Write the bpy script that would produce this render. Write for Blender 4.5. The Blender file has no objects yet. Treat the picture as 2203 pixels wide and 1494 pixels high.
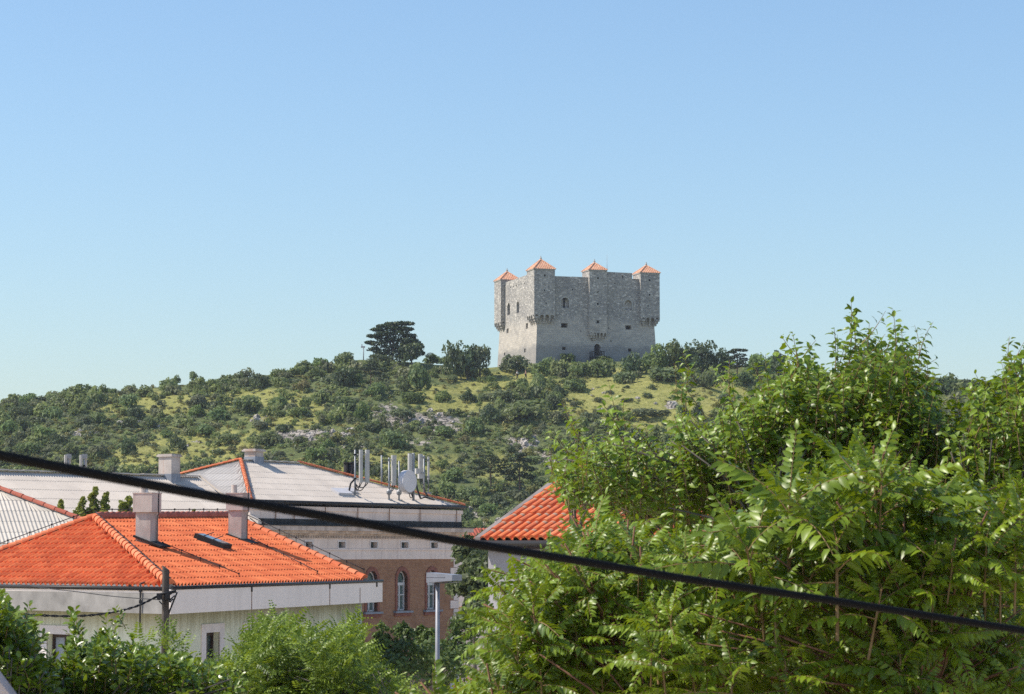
import bpy, math, random
import numpy as np
from mathutils import Vector, Matrix

sc = bpy.context.scene
COL = sc.collection

# ------------------------------------------------------------------ camera, sky, sun, exposure
F = 5434.0                      # focal length in pixels of the 2203 px wide photograph
PITCH = math.atan((1188 - 747) / F)
cam = bpy.data.cameras.new('camera')
cam.sensor_width = 36.0
cam.lens = F / 2203 * 36
cam.clip_start = 0.5
cam.clip_end = 9000
cam.dof.use_dof = True
cam.dof.focus_distance = 120
cam.dof.aperture_fstop = 14
camo = bpy.data.objects.new('camera', cam)
COL.objects.link(camo)
camo.rotation_euler = (math.pi / 2 + PITCH, 0, 0)
sc.camera = camo

SUN_AZ = math.radians(-92)      # measured from +Y (view direction) towards +X
SUN_EL = math.radians(48)
SUN = Vector((math.sin(SUN_AZ) * math.cos(SUN_EL), math.cos(SUN_AZ) * math.cos(SUN_EL), math.sin(SUN_EL)))
w = bpy.data.worlds.new('World')
sc.world = w
w.use_nodes = True
nt = w.node_tree
sky = nt.nodes.new('ShaderNodeTexSky')
sky.sky_type = 'NISHITA'
sky.sun_disc = False
sky.sun_elevation = SUN_EL
sky.sun_rotation = SUN_AZ
sky.altitude = 1500
sky.air_density = 1.5
sky.dust_density = 2.5
sky.ozone_density = 6.0
bg = nt.nodes['Background']
bg.inputs['Strength'].default_value = 0.118
nt.links.new(sky.outputs[0], bg.inputs['Color'])
sun = bpy.data.lights.new('sun', 'SUN')
sun.energy = 3.9
sun.angle = math.radians(0.5)
sun.color = (1.0, 0.92, 0.80)
suno = bpy.data.objects.new('sun', sun)
COL.objects.link(suno)
suno.rotation_euler = SUN.to_track_quat('Z', 'Y').to_euler()
suno.location = (0, 0, 200)
sc.view_settings.view_transform = 'Standard'
sc.view_settings.look = 'None'
sc.view_settings.exposure = 0.5
sc.view_settings.gamma = 1.0
sc.cycles.use_denoising = False
sc.cycles.max_bounces = 8
sc.cycles.transparent_max_bounces = 8

# ------------------------------------------------------------------ geometry helpers
SP, CP = math.sin(PITCH), math.cos(PITCH)

def ray(px, py):
    x, y = (px - 1101.5) / F, (747 - py) / F
    return Vector((x, CP - y * SP, SP + y * CP))

def pt(px, py, d):
    """world point seen at a photograph pixel, d metres ahead"""
    r = ray(px, py)
    return r * (d / r.y)

def proj(X, Y, Z):
    zc = Y * CP + Z * SP
    yc = -Y * SP + Z * CP
    return 1101.5 + X / zc * F, 747 - yc / zc * F

def on_plane(px, py, p0, n):
    r = ray(px, py)
    return r * (p0.dot(n) / r.dot(n))

def V(*a):
    return Vector(a)

def tag(o, label, cat, group=None, kind=None):
    o['label'] = label
    o['category'] = cat
    if group: o['group'] = group
    if kind: o['kind'] = kind
    return o

def thing(name, loc, label, cat, group=None, rz=0):
    o = bpy.data.objects.new(name, None)
    COL.objects.link(o)
    o.location = loc
    o.rotation_euler = (0, 0, rz)
    o.empty_display_size = 0.3
    return tag(o, label, cat, group)

class MB:
    """collects polygons, links them as ONE mesh object"""
    def __init__(s):
        s.v, s.f, s.m, s.uv, s.sm = [], [], [], [], []
    def face(s, pts, m=0, uv=None, smooth=False):
        b = len(s.v)
        s.v.extend([tuple(p) for p in pts])
        s.f.append(tuple(range(b, b + len(pts))))
        s.m.append(m); s.sm.append(smooth)
        s.uv.append(uv if uv else [(0, 0)] * len(pts))
    def hexa(s, p, m=0):
        """p: 8 points, bottom ring 0-3 then top ring 4-7; uv in metres"""
        for idx in ((3, 2, 1, 0), (4, 5, 6, 7), (0, 1, 5, 4), (1, 2, 6, 5), (2, 3, 7, 6), (3, 0, 4, 7)):
            q = [Vector(p[i]) for i in idx]
            a = (q[1] - q[0]).length; b = (q[2] - q[1]).length
            s.face(q, m, [(0, 0), (a, 0), (a, b), (0, b)])
    def box(s, o, ax, ay, az, m=0):
        """corner o and three edge vectors"""
        o, ax, ay, az = Vector(o), Vector(ax), Vector(ay), Vector(az)
        s.hexa([o, o + ax, o + ax + ay, o + ay, o + az, o + ax + az, o + ax + ay + az, o + ay + az], m)
    def cbox(s, c, sx, sy, sz, rz=0, m=0):
        """box centred in plan on c, standing on c"""
        ca, sa = math.cos(rz), math.sin(rz)
        X, Y = Vector((ca, sa, 0)), Vector((-sa, ca, 0))
        s.box(Vector(c) - X * sx / 2 - Y * sy / 2, X * sx, Y * sy, Vector((0, 0, sz)), m)
    def tube(s, pts, r, n=8, m=0, cap=True):
        pts = [Vector(p) for p in pts]
        rr = r if isinstance(r, (list, tuple)) else [r] * len(pts)
        rings = []
        ref = None
        for i, p in enumerate(pts):
            t = (pts[min(i + 1, len(pts) - 1)] - pts[max(i - 1, 0)])
            if t.length < 1e-9: t = Vector((0, 0, 1))
            t.normalize()
            if ref is None:
                ref = Vector((1, 0, 0)) if abs(t.x) < 0.8 else Vector((0, 1, 0))
            a = (ref - t * ref.dot(t)).normalized()
            ref = a
            b = t.cross(a)
            k = len(s.v)
            for j in range(n):
                g = 2 * math.pi * j / n
                s.v.append(tuple(p + (a * math.cos(g) + b * math.sin(g)) * rr[i]))
            rings.append(k)
        L = 0
        for i in range(len(pts) - 1):
            l2 = L + (pts[i + 1] - pts[i]).length
            for j in range(n):
                s.f.append((rings[i] + j, rings[i] + (j + 1) % n, rings[i + 1] + (j + 1) % n, rings[i + 1] + j))
                s.m.append(m); s.sm.append(True)
                s.uv.append([(j / n, L), ((j + 1) / n, L), ((j + 1) / n, l2), (j / n, l2)])
            L = l2
        if cap:
            for k, rev in ((rings[0], True), (rings[-1], False)):
                q = list(range(k, k + n))
                s.f.append(tuple(q[::-1] if rev else q)); s.m.append(m); s.sm.append(False)
                s.uv.append([(0, 0)] * n)
    def lathe(s, c, axis, prof, n=20, m=0):
        """profile of (along axis, radius)"""
        c, axis = Vector(c), Vector(axis).normalized()
        ref = Vector((0, 0, 1)) if abs(axis.z) < 0.8 else Vector((1, 0, 0))
        a = (ref - axis * ref.dot(axis)).normalized(); b = axis.cross(a)
        rings = []
        for h, r in prof:
            rings.append(len(s.v))
            for j in range(n):
                g = 2 * math.pi * j / n
                s.v.append(tuple(c + axis * h + (a * math.cos(g) + b * math.sin(g)) * max(r, 1e-4)))
        for i in range(len(prof) - 1):
            for j in range(n):
                s.f.append((rings[i] + j, rings[i] + (j + 1) % n, rings[i + 1] + (j + 1) % n, rings[i + 1] + j))
                s.m.append(m); s.sm.append(False)
                s.uv.append([(0, 0)] * 4)
    def build(s, name, mats, parent=None, loc=None):
        """vertices are world coordinates; stored relative to loc (the thing's base)"""
        me = bpy.data.meshes.new(name)
        if loc is None:
            loc = root_loc(parent) if parent else Vector((0, 0, 0))
        L = Vector(loc)
        me.from_pydata([(v[0] - L.x, v[1] - L.y, v[2] - L.z) for v in s.v], [], s.f)
        if not isinstance(mats, (list, tuple)): mats = [mats]
        for m in mats: me.materials.append(m)
        me.polygons.foreach_set('material_index', s.m)
        me.polygons.foreach_set('use_smooth', s.sm)
        uvl = me.uv_layers.new(name='UVMap')
        uvl.data.foreach_set('uv', [c for f in s.uv for p in f for c in p])
        me.update()
        o = bpy.data.objects.new(name, me)
        COL.objects.link(o)
        if parent: o.parent = parent
        else: o.location = L
        return o

def root_loc(o):
    while o.parent: o = o.parent
    return o.location.copy()

def mesh_np(name, VV, T, mats, tone=None, midx=None, parent=None, loc=None, smooth=False):
    """numpy triangles / quads -> one mesh object"""
    me = bpy.data.meshes.new(name)
    VV = np.asarray(VV, dtype=np.float32); T = np.asarray(T, dtype=np.int32)
    if loc is None: loc = root_loc(parent) if parent else Vector((0, 0, 0))
    VV = VV - np.array(loc, dtype=np.float32)
    k = T.shape[1]
    me.vertices.add(len(VV)); me.vertices.foreach_set('co', VV.ravel())
    me.loops.add(T.size); me.loops.foreach_set('vertex_index', T.ravel())
    me.polygons.add(len(T)); me.polygons.foreach_set('loop_start', np.arange(0, T.size, k, dtype=np.int32))
    if not isinstance(mats, (list, tuple)): mats = [mats]
    for m in mats: me.materials.append(m)
    if midx is not None: me.polygons.foreach_set('material_index', np.asarray(midx, dtype=np.int32))
    if smooth: me.polygons.foreach_set('use_smooth', np.ones(len(T), dtype=bool))
    if tone is not None:
        at = me.attributes.new('tone', 'FLOAT', 'POINT')
        at.data.foreach_set('value', np.asarray(tone, dtype=np.float32))
    me.update(calc_edges=True)
    me.validate()
    o = bpy.data.objects.new(name, me)
    COL.objects.link(o)
    if parent: o.parent = parent
    else: o.location = Vector(loc)
    return o

# value noise for terrain
def _hash(ix, iy, seed):
    h = (ix.astype(np.int64) * 374761393 + iy.astype(np.int64) * 668265263 + seed * 144665) & 0x7fffffff
    h = ((h ^ (h >> 13)) * 1274126177) & 0x7fffffff
    return ((h ^ (h >> 16)) & 0xffff) / 65535.0

def vnoise(x, y, seed=0):
    x = np.asarray(x, float); y = np.asarray(y, float)
    ix, iy = np.floor(x), np.floor(y)
    fx, fy = x - ix, y - iy
    fx = fx * fx * (3 - 2 * fx); fy = fy * fy * (3 - 2 * fy)
    a, b = _hash(ix, iy, seed), _hash(ix + 1, iy, seed)
    c, d = _hash(ix, iy + 1, seed), _hash(ix + 1, iy + 1, seed)
    return (a * (1 - fx) + b * fx) * (1 - fy) + (c * (1 - fx) + d * fx) * fy - 0.5

def fbm(x, y, seed=0, oct=4):
    s, a = 0, 1.0
    for i in range(oct):
        s = s + a * vnoise(x * 2 ** i, y * 2 ** i, seed + i * 17)
        a *= 0.5
    return s

# ------------------------------------------------------------------ materials
def new_mat(name):
    m = bpy.data.materials.new(name)
    m.use_nodes = True
    n = m.node_tree.nodes
    return m, m.node_tree, n['Principled BSDF']

def node(nt, t, **kw):
    n = nt.nodes.new(t)
    for k, v in kw.items():
        if k.startswith('i_'): n.inputs[k[2:].replace('_', ' ')].default_value = v
        else: setattr(n, k, v)
    return n

def ramp(nt, fac, stops, mode='LINEAR'):
    r = nt.nodes.new('ShaderNodeValToRGB')
    r.color_ramp.interpolation = mode
    els = r.color_ramp.elements
    while len(els) < len(stops): els.new(0.5)
    for e, (p, c) in zip(els, stops):
        e.position = p
        e.color = (*c, 1) if len(c) == 3 else c
    nt.links.new(fac, r.inputs['Fac'])
    return r.outputs['Color']

def mix(nt, a, b, fac, mode='MIX'):
    m = nt.nodes.new('ShaderNodeMix')
    m.data_type = 'RGBA'; m.blend_type = mode
    for sock, val in ((m.inputs[0], fac), (m.inputs[6], a), (m.inputs[7], b)):
        if hasattr(val, 'links'): nt.links.new(val, sock)
        elif isinstance(val, (int, float)): sock.default_value = val
        else: sock.default_value = (*val, 1)
    return m.outputs[2]

def noise(nt, scale, detail=4, coord='Object', vec=None, rough=0.55, dist=0.0):
    n = node(nt, 'ShaderNodeTexNoise')
    n.inputs['Scale'].default_value = scale
    n.inputs['Detail'].default_value = detail
    n.inputs['Roughness'].default_value = rough
    n.inputs['Distortion'].default_value = dist
    if vec is None:
        tc = node(nt, 'ShaderNodeTexCoord')
        vec = tc.outputs[coord]
    nt.links.new(vec, n.inputs['Vector'])
    return n.outputs['Fac']

def stretched(nt, sx, sy, sz, coord='Object'):
    tc = node(nt, 'ShaderNodeTexCoord')
    mp = node(nt, 'ShaderNodeMapping')
    mp.inputs['Scale'].default_value = (sx, sy, sz)
    nt.links.new(tc.outputs[coord], mp.inputs['Vector'])
    return mp.outputs['Vector']

def bump(nt, b, h, strength=0.3, dist=0.05):
    n = node(nt, 'ShaderNodeBump')
    n.inputs['Strength'].default_value = strength
    n.inputs['Distance'].default_value = dist
    nt.links.new(h, n.inputs['Height'])
    nt.links.new(n.outputs['Normal'], b.inputs['Normal'])

def plain(name, c, rough=0.8, var=0.18, scale=2.0, metal=0.0, streak=None, spec=0.3, bmp=0.0):
    """worn surface: colour broken by two noises, optional vertical streaks of a stain colour"""
    m, nt, b = new_mat(name)
    b.inputs['Roughness'].default_value = rough
    b.inputs['Metallic'].default_value = metal
    b.inputs['Specular IOR Level'].default_value = spec
    f = noise(nt, scale, 6)
    dark = tuple(x * (1 - var) for x in c); lite = tuple(min(1, x * (1 + var * 0.6)) for x in c)
    col = ramp(nt, f, [(0.3, dark), (0.7, lite)])
    f2 = noise(nt, scale * 9, 3)
    col = mix(nt, col, (0.35, 0.33, 0.3), ramp(nt, f2, [(0.62, (0, 0, 0)), (0.8, (0.16, 0.16, 0.16))]))
    if streak:
        sc_, amt, vec = streak[0], streak[1], stretched(nt, 3.2, 3.2, 0.22)
        f3 = noise(nt, 1.3, 5, vec=vec)
        col = mix(nt, col, sc_, ramp(nt, f3, [(0.5, (0, 0, 0)), (0.72, (amt, amt, amt))]))
    nt.links.new(col, b.inputs['Base Color'])
    if bmp: bump(nt, b, noise(nt, scale * 14, 4), bmp, 0.02)
    return m

def tile_mat(name, cols, moss=None, seed=0.0, rough=0.75, sheen=0.3):
    """each tile its own colour: white noise on the (column, row) cell of the UV map"""
    m, nt, b = new_mat(name)
    b.inputs['Roughness'].default_value = rough
    b.inputs['Specular IOR Level'].default_value = sheen
    uv = node(nt, 'ShaderNodeUVMap')
    fl = node(nt, 'ShaderNodeVectorMath', operation='FLOOR')
    nt.links.new(uv.outputs[0], fl.inputs[0])
    ad = node(nt, 'ShaderNodeVectorMath', operation='ADD')
    ad.inputs[1].default_value = (seed, seed, 0)
    nt.links.new(fl.outputs[0], ad.inputs[0])
    wn = node(nt, 'ShaderNodeTexWhiteNoise', noise_dimensions='2D')
    nt.links.new(ad.outputs[0], wn.inputs['Vector'])
    n = len(cols)
    col = ramp(nt, wn.outputs['Value'], [(i / max(1, n - 1), c) for i, c in enumerate(cols)])
    f = noise(nt, 0.5, 5)
    col = mix(nt, col, cols[0], ramp(nt, f, [(0.4, (0, 0, 0)), (0.75, (0.5, 0.5, 0.5))]))
    f2 = noise(nt, 9, 4)
    col = mix(nt, col, (0.16, 0.07, 0.04), ramp(nt, f2, [(0.55, (0, 0, 0)), (0.8, (0.4, 0.4, 0.4))]))
    if moss:
        # grey mortar / lichen on the upper end of each tile
        sp = node(nt, 'ShaderNodeSeparateXYZ'); nt.links.new(uv.outputs[0], sp.inputs[0])
        fr = node(nt, 'ShaderNodeMath', operation='FRACT'); nt.links.new(sp.outputs['Y'], fr.inputs[0])
        md = ramp(nt, fr.outputs[0], [(0.74, (0, 0, 0)), (0.80, (1, 1, 1)), (0.95, (1, 1, 1)), (1.0, (0.4, 0.4, 0.4))])
        ml = ramp(nt, noise(nt, 5, 3), [(0.35, (0, 0, 0)), (0.5, (0.85, 0.85, 0.85))])
        col = mix(nt, col, moss, mix(nt, (0, 0, 0), md, ml))
    nt.links.new(col, b.inputs['Base Color'])
    bump(nt, b, noise(nt, 30, 3), 0.15, 0.01)
    return m

def leaf_mat(name, dark, lite, trans, tfac=0.35, rough=0.38, spec=0.5, obj_random=0.0):
    """leaf colour from the per-leaf attribute 'tone'"""
    m, nt, b = new_mat(name)
    at = node(nt, 'ShaderNodeAttribute', attribute_name='tone')
    col = ramp(nt, at.outputs['Fac'], [(0.0, dark), (1.0, lite)])
    if obj_random:
        oi = node(nt, 'ShaderNodeObjectInfo')
        hs = node(nt, 'ShaderNodeHueSaturation')
        mr = node(nt, 'ShaderNodeMapRange')
        mr.inputs['To Min'].default_value = 1 - obj_random; mr.inputs['To Max'].default_value = 1 + obj_random
        nt.links.new(oi.outputs['Random'], mr.inputs['Value'])
        nt.links.new(mr.outputs[0], hs.inputs['Value'])
        wn = node(nt, 'ShaderNodeTexWhiteNoise', noise_dimensions='1D')
        nt.links.new(oi.outputs['Random'], wn.inputs['W'])
        m2 = node(nt, 'ShaderNodeMapRange')
        m2.inputs['To Min'].default_value = 0.47; m2.inputs['To Max'].default_value = 0.52
        nt.links.new(wn.outputs['Value'], m2.inputs['Value'])
        nt.links.new(m2.outputs[0], hs.inputs['Hue'])
        m3 = node(nt, 'ShaderNodeMapRange')
        m3.inputs['To Min'].default_value = 0.75; m3.inputs['To Max'].default_value = 1.1
        nt.links.new(wn.outputs['Color'], m3.inputs['Value'])
        nt.links.new(m3.outputs[0], hs.inputs['Saturation'])
        nt.links.new(col, hs.inputs['Color'])
        col = hs.outputs['Color']
    nt.links.new(col, b.inputs['Base Color'])
    b.inputs['Roughness'].default_value = rough
    b.inputs['Specular IOR Level'].default_value = spec
    tr = node(nt, 'ShaderNodeBsdfTranslucent')
    tcol = mix(nt, col, trans, 0.6)
    nt.links.new(tcol, tr.inputs['Color'])
    ms = node(nt, 'ShaderNodeMixShader')
    ms.inputs['Fac'].default_value = tfac
    nt.links.new(b.outputs[0], ms.inputs[1]); nt.links.new(tr.outputs[0], ms.inputs[2])
    nt.links.new(ms.outputs[0], nt.nodes['Material Output'].inputs['Surface'])
    return m

def masonry_mat(name, c1, c2, mortar, bw, bh, msize=0.02, offs=0.5):
    """coursed stone on UVs in metres"""
    m, nt, b = new_mat(name)
    b.inputs['Roughness'].default_value = 0.9
    uv = node(nt, 'ShaderNodeUVMap')
    br = node(nt, 'ShaderNodeTexBrick')
    br.offset = offs
    br.inputs['Color1'].default_value = (*c1, 1); br.inputs['Color2'].default_value = (*c2, 1)
    br.inputs['Mortar'].default_value = (*mortar, 1)
    br.inputs['Scale'].default_value = 1
    br.inputs['Mortar Size'].default_value = msize
    br.inputs['Brick Width'].default_value = bw; br.inputs['Row Height'].default_value = bh
    nt.links.new(uv.outputs[0], br.inputs['Vector'])
    f = noise(nt, 1.2, 5)
    col = mix(nt, br.outputs['Color'], tuple(x * 0.55 for x in c1), ramp(nt, f, [(0.45, (0, 0, 0)), (0.75, (0.7, 0.7, 0.7))]))
    nt.links.new(col, b.inputs['Base Color'])
    bump(nt, b, br.outputs['Fac'], -0.4, 0.02)
    return m

def castle_mat():
    """grey limestone: light squared courses below, darker rubble with pale stones above, old stains between"""
    m, nt, b = new_mat('fortress_stone')
    b.inputs['Roughness'].default_value = 0.95
    b.inputs['Specular IOR Level'].default_value = 0.1
    uv = node(nt, 'ShaderNodeUVMap')
    br = node(nt, 'ShaderNodeTexBrick')
    br.offset = 0.5
    br.inputs['Color1'].default_value = (0.565, 0.502, 0.422, 1); br.inputs['Color2'].default_value = (0.437, 0.394, 0.342, 1)
    br.inputs['Mortar'].default_value = (0.394, 0.360, 0.316, 1)
    br.inputs['Scale'].default_value = 1; br.inputs['Mortar Size'].default_value = 0.025
    br.inputs['Brick Width'].default_value = 0.85; br.inputs['Row Height'].default_value = 0.42
    nt.links.new(uv.outputs[0], br.inputs['Vector'])
    low = br.outputs['Color']
    # rubble
    vo = node(nt, 'ShaderNodeTexVoronoi')
    vo.inputs['Scale'].default_value = 2.9
    mp = node(nt, 'ShaderNodeMapping'); mp.inputs['Scale'].default_value = (1, 1.5, 1)
    nt.links.new(uv.outputs[0], mp.inputs['Vector']); nt.links.new(mp.outputs[0], vo.inputs['Vector'])
    sp = node(nt, 'ShaderNodeSeparateColor'); nt.links.new(vo.outputs['Color'], sp.inputs[0])
    rub = ramp(nt, sp.outputs[0], [(0.0, (0.257, 0.240, 0.222)), (0.5, (0.377, 0.352, 0.316)), (0.86, (0.445, 0.411, 0.367)), (0.92, (0.616, 0.566, 0.495)), (1.0, (0.685, 0.625, 0.555))])
    s2 = node(nt, 'ShaderNodeSeparateXYZ'); nt.links.new(uv.outputs[0], s2.inputs[0])
    nz = noise(nt, 0.28, 4, vec=uv.outputs[0])
    ad = node(nt, 'ShaderNodeMath', operation='MULTIPLY_ADD'); ad.inputs[1].default_value = 4.0
    nt.links.new(nz, ad.inputs[0]); nt.links.new(s2.outputs['Y'], ad.inputs[2])
    fac = ramp(nt, ad.outputs[0], [(0.0, (0, 0, 0)), (1.0, (1, 1, 1))])
    mr = node(nt, 'ShaderNodeMapRange'); mr.inputs['From Min'].default_value = 9.2; mr.inputs['From Max'].default_value = 11.2
    nt.links.new(ad.outputs[0], mr.inputs['Value'])
    col = mix(nt, low, rub, mr.outputs[0])
    st = noise(nt, 0.22, 6, vec=uv.outputs[0], rough=0.65, dist=0.6)
    col = mix(nt, col, (0.205, 0.197, 0.193), ramp(nt, st, [(0.5, (0, 0, 0)), (0.64, (0.42, 0.42, 0.42))]))
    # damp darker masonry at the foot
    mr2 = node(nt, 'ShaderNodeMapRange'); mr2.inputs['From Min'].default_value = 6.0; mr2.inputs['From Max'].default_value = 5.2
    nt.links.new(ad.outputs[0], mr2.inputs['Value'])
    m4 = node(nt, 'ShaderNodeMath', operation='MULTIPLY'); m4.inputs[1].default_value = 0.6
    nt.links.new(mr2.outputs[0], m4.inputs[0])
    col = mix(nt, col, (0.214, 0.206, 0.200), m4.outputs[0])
    fine = noise(nt, 3.5, 5, vec=uv.outputs[0])
    col = mix(nt, col, (0.171, 0.159, 0.145), ramp(nt, fine, [(0.5, (0, 0, 0)), (0.75, (0.4, 0.4, 0.4))]))
    nt.links.new(col, b.inputs['Base Color'])
    bump(nt, b, vo.outputs['Distance'], 0.35, 0.1)
    return m

M = {}
M['castle'] = castle_mat()
M['dark'] = plain('dark_void', (0.02, 0.02, 0.022), 0.9, 0.2)
M['iron'] = plain('dark_iron', (0.03, 0.03, 0.032), 0.6, 0.2)
M['castle_trim'] = plain('dressed_stone', (0.42, 0.40, 0.36), 0.9, 0.25, 1.5)
M['castle_tile'] = tile_mat('tower_tile', [(0.62, 0.31, 0.18), (0.72, 0.38, 0.23), (0.80, 0.47, 0.31)])
M['tile'] = tile_mat('new_clay_tile', [(0.70, 0.165, 0.055), (0.58, 0.125, 0.042), (0.75, 0.19, 0.064), (0.82, 0.235, 0.085), (0.66, 0.145, 0.048)])
M['tile_old'] = tile_mat('canal_tile', [(0.62, 0.14, 0.045), (0.74, 0.20, 0.065), (0.52, 0.13, 0.055), (0.78, 0.25, 0.10)], moss=(0.33, 0.27, 0.20), seed=31)
M['tile_weathered'] = plain('ridge_tile', (0.52, 0.13, 0.05), 0.8, 0.35, 3.0)
M['ridge'] = tile_mat('ridge_clay', [(0.56, 0.13, 0.045), (0.66, 0.19, 0.08), (0.70, 0.24, 0.11)], seed=7)
M['ridge_dull'] = tile_mat('ridge_clay_dull', [(0.40, 0.10, 0.06), (0.50, 0.15, 0.09), (0.46, 0.13, 0.08)], seed=9)
M['mortar'] = plain('ridge_mortar', (0.36, 0.31, 0.26), 0.95, 0.4, 6)

def sheet_mat(name, c, wet=(0.30, 0.28, 0.26), amt=0.5):
    m, nt, b = new_mat(name)
    b.inputs['Roughness'].default_value = 0.9
    uv = node(nt, 'ShaderNodeUVMap')
    fl = node(nt, 'ShaderNodeVectorMath', operation='FLOOR')
    sc_ = node(nt, 'ShaderNodeVectorMath', operation='MULTIPLY'); sc_.inputs[1].default_value = (0.16, 1, 1)
    nt.links.new(uv.outputs[0], sc_.inputs[0]); nt.links.new(sc_.outputs[0], fl.inputs[0])
    wn = node(nt, 'ShaderNodeTexWhiteNoise', noise_dimensions='2D'); nt.links.new(fl.outputs[0], wn.inputs['Vector'])
    col = ramp(nt, wn.outputs['Value'], [(0, tuple(x * 0.88 for x in c)), (1, c)])
    f = noise(nt, 0.35, 6, rough=0.7)
    col = mix(nt, col, wet, ramp(nt, f, [(0.45, (0, 0, 0)), (0.8, (amt, amt, amt))]))
    f2 = noise(nt, 7, 4)
    col = mix(nt, col, tuple(x * 0.6 for x in c), ramp(nt, f2, [(0.55, (0, 0, 0)), (0.75, (0.5, 0.5, 0.5))]))
    # dirt held at each sheet's lower lap
    sp = node(nt, 'ShaderNodeSeparateXYZ'); nt.links.new(uv.outputs[0], sp.inputs[0])
    fr = node(nt, 'ShaderNodeMath', operation='FRACT'); nt.links.new(sp.outputs['Y'], fr.inputs[0])
    lap = ramp(nt, fr.outputs[0], [(0.0, (0.6, 0.6, 0.6)), (0.045, (0, 0, 0)), (0.98, (0, 0, 0)), (1.0, (0.3, 0.3, 0.3))])
    lapn = ramp(nt, noise(nt, 2.5, 3), [(0.35, (0.1, 0.1, 0.1)), (0.6, (1, 1, 1))])
    col = mix(nt, col, (0.25, 0.23, 0.21), mix(nt, (0, 0, 0), lap, lapn))
    nt.links.new(col, b.inputs['Base Color'])
    return m
M['sheet'] = sheet_mat('fibre_cement_sheet', (0.64, 0.56, 0.48), (0.38, 0.33, 0.29))
M['sheet_grey'] = sheet_mat('fibre_cement_grey', (0.44, 0.41, 0.38), amt=0.6)
M['sheet_near'] = sheet_mat('fibre_cement_cream', (0.60, 0.54, 0.46), amt=0.35)
M['brick'] = masonry_mat('ochre_brick', (0.38, 0.175, 0.08), (0.28, 0.115, 0.058), (0.32, 0.21, 0.14), 0.26, 0.085, 0.012)
M['redbrick'] = plain('red_brick_surround', (0.26, 0.10, 0.07), 0.9, 0.3, 6)
M['plaster'] = plain('pink_grey_plaster', (0.80, 0.66, 0.58), 0.9, 0.12, 0.8, streak=((0.42, 0.33, 0.30), 0.4))
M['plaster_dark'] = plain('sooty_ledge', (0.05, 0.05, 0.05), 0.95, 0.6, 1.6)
M['cornice'] = plain('cornice_stone', (0.60, 0.48, 0.40), 0.9, 0.3, 1.5, streak=((0.24, 0.17, 0.13), 0.5))
M['gutter'] = plain('black_gutter', (0.022, 0.02, 0.02), 0.5, 0.3)
M['rust'] = plain('rust_stain', (0.25, 0.13, 0.07), 0.9, 0.3)
M['concrete'] = plain('bare_concrete', (0.30, 0.285, 0.27), 0.95, 0.35, 1.6, streak=((0.24, 0.23, 0.22), 0.5), bmp=0.2)
M['fascia'] = plain('white_fascia', (0.93, 0.81, 0.72), 0.8, 0.06, 0.7, streak=((0.55, 0.48, 0.42), 0.18))
M['wallgreen'] = plain('pale_green_render', (0.70, 0.71, 0.56), 0.95, 0.12, 0.8, streak=((0.42, 0.41, 0.29), 0.5), bmp=0.25)
M['winframe'] = plain('window_surround', (0.72, 0.66, 0.64), 0.85, 0.12, 2)
M['wood'] = plain('brown_frame', (0.05, 0.03, 0.025), 0.6, 0.3)
M['whitewood'] = plain('white_frame', (0.62, 0.60, 0.58), 0.6, 0.2, 4)
M['chimney'] = plain('pink_render', (0.58, 0.49, 0.43), 0.95, 0.25, 2.2, streak=((0.30, 0.24, 0.21), 0.6), bmp=0.3)
M['chimney_cap'] = plain('cap_render', (0.60, 0.51, 0.45), 0.95, 0.2, 2.2, streak=((0.34, 0.28, 0.25), 0.5), bmp=0.2)
M['chim_old'] = plain('flaking_render', (0.52, 0.45, 0.40), 0.95, 0.3, 1.2, streak=((0.36, 0.17, 0.10), 0.6), bmp=0.3)
M['lead'] = plain('lead_flashing', (0.25, 0.27, 0.31), 0.6, 0.25, 2)
M['bitumen'] = plain('bitumen_flashing', (0.025, 0.022, 0.022), 0.85, 0.3)
M['steel'] = plain('galvanised_steel', (0.30, 0.31, 0.32), 0.55, 0.25, 3, metal=0.4)
M['lampmetal'] = plain('lamp_aluminium', (0.27, 0.28, 0.31), 0.5, 0.15, 3, metal=0.2)
M['panel'] = plain('antenna_radome', (0.50, 0.48, 0.44), 0.6, 0.15, 2)
M['dish'] = plain('dish_radome', (0.66, 0.63, 0.63), 0.6, 0.1, 1)
M['black'] = plain('black_rubber', (0.018, 0.018, 0.02), 0.55, 0.2)
M['cable'] = plain('cable_sheath', (0.007, 0.006, 0.006), 0.7, 0.2, 20, spec=0.12)
M['polewood'] = plain('old_pole_wood', (0.085, 0.07, 0.06), 0.95, 0.4, 4, streak=((0.03, 0.025, 0.02), 0.8))
M['stucco'] = plain('lilac_grey_stucco', (0.34, 0.325, 0.34), 0.95, 0.15, 1.5, bmp=0.5)
M['verge'] = plain('verge_board', (0.20, 0.17, 0.16), 0.8, 0.35, 1.5)
M['bark'] = plain('brown_bark', (0.16, 0.10, 0.075), 0.95, 0.4, 6, bmp=0.4)
M['bark_red'] = plain('red_brown_bark', (0.24, 0.12, 0.075), 0.9, 0.35, 6)
M['bark_grey'] = plain('grey_bark', (0.14, 0.12, 0.10), 0.95, 0.4, 4)
M['twig'] = plain('twig', (0.26, 0.17, 0.08), 0.8, 0.3, 8)
M['stone'] = plain('pinkish_stone', (0.60, 0.50, 0.46), 0.95, 0.35, 9, bmp=0.7)
M['skin'] = plain('skin', (0.45, 0.26, 0.18), 0.7, 0.1)
M['shirt_white'] = plain('white_cloth', (0.75, 0.75, 0.74), 0.9, 0.1)
M['shirt_peach'] = plain('peach_cloth', (0.65, 0.36, 0.26), 0.9, 0.1)
M['trousers'] = plain('dark_cloth', (0.03, 0.03, 0.04), 0.9, 0.2)
M['hair'] = plain('dark_hair', (0.05, 0.035, 0.025), 0.8, 0.2)
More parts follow.
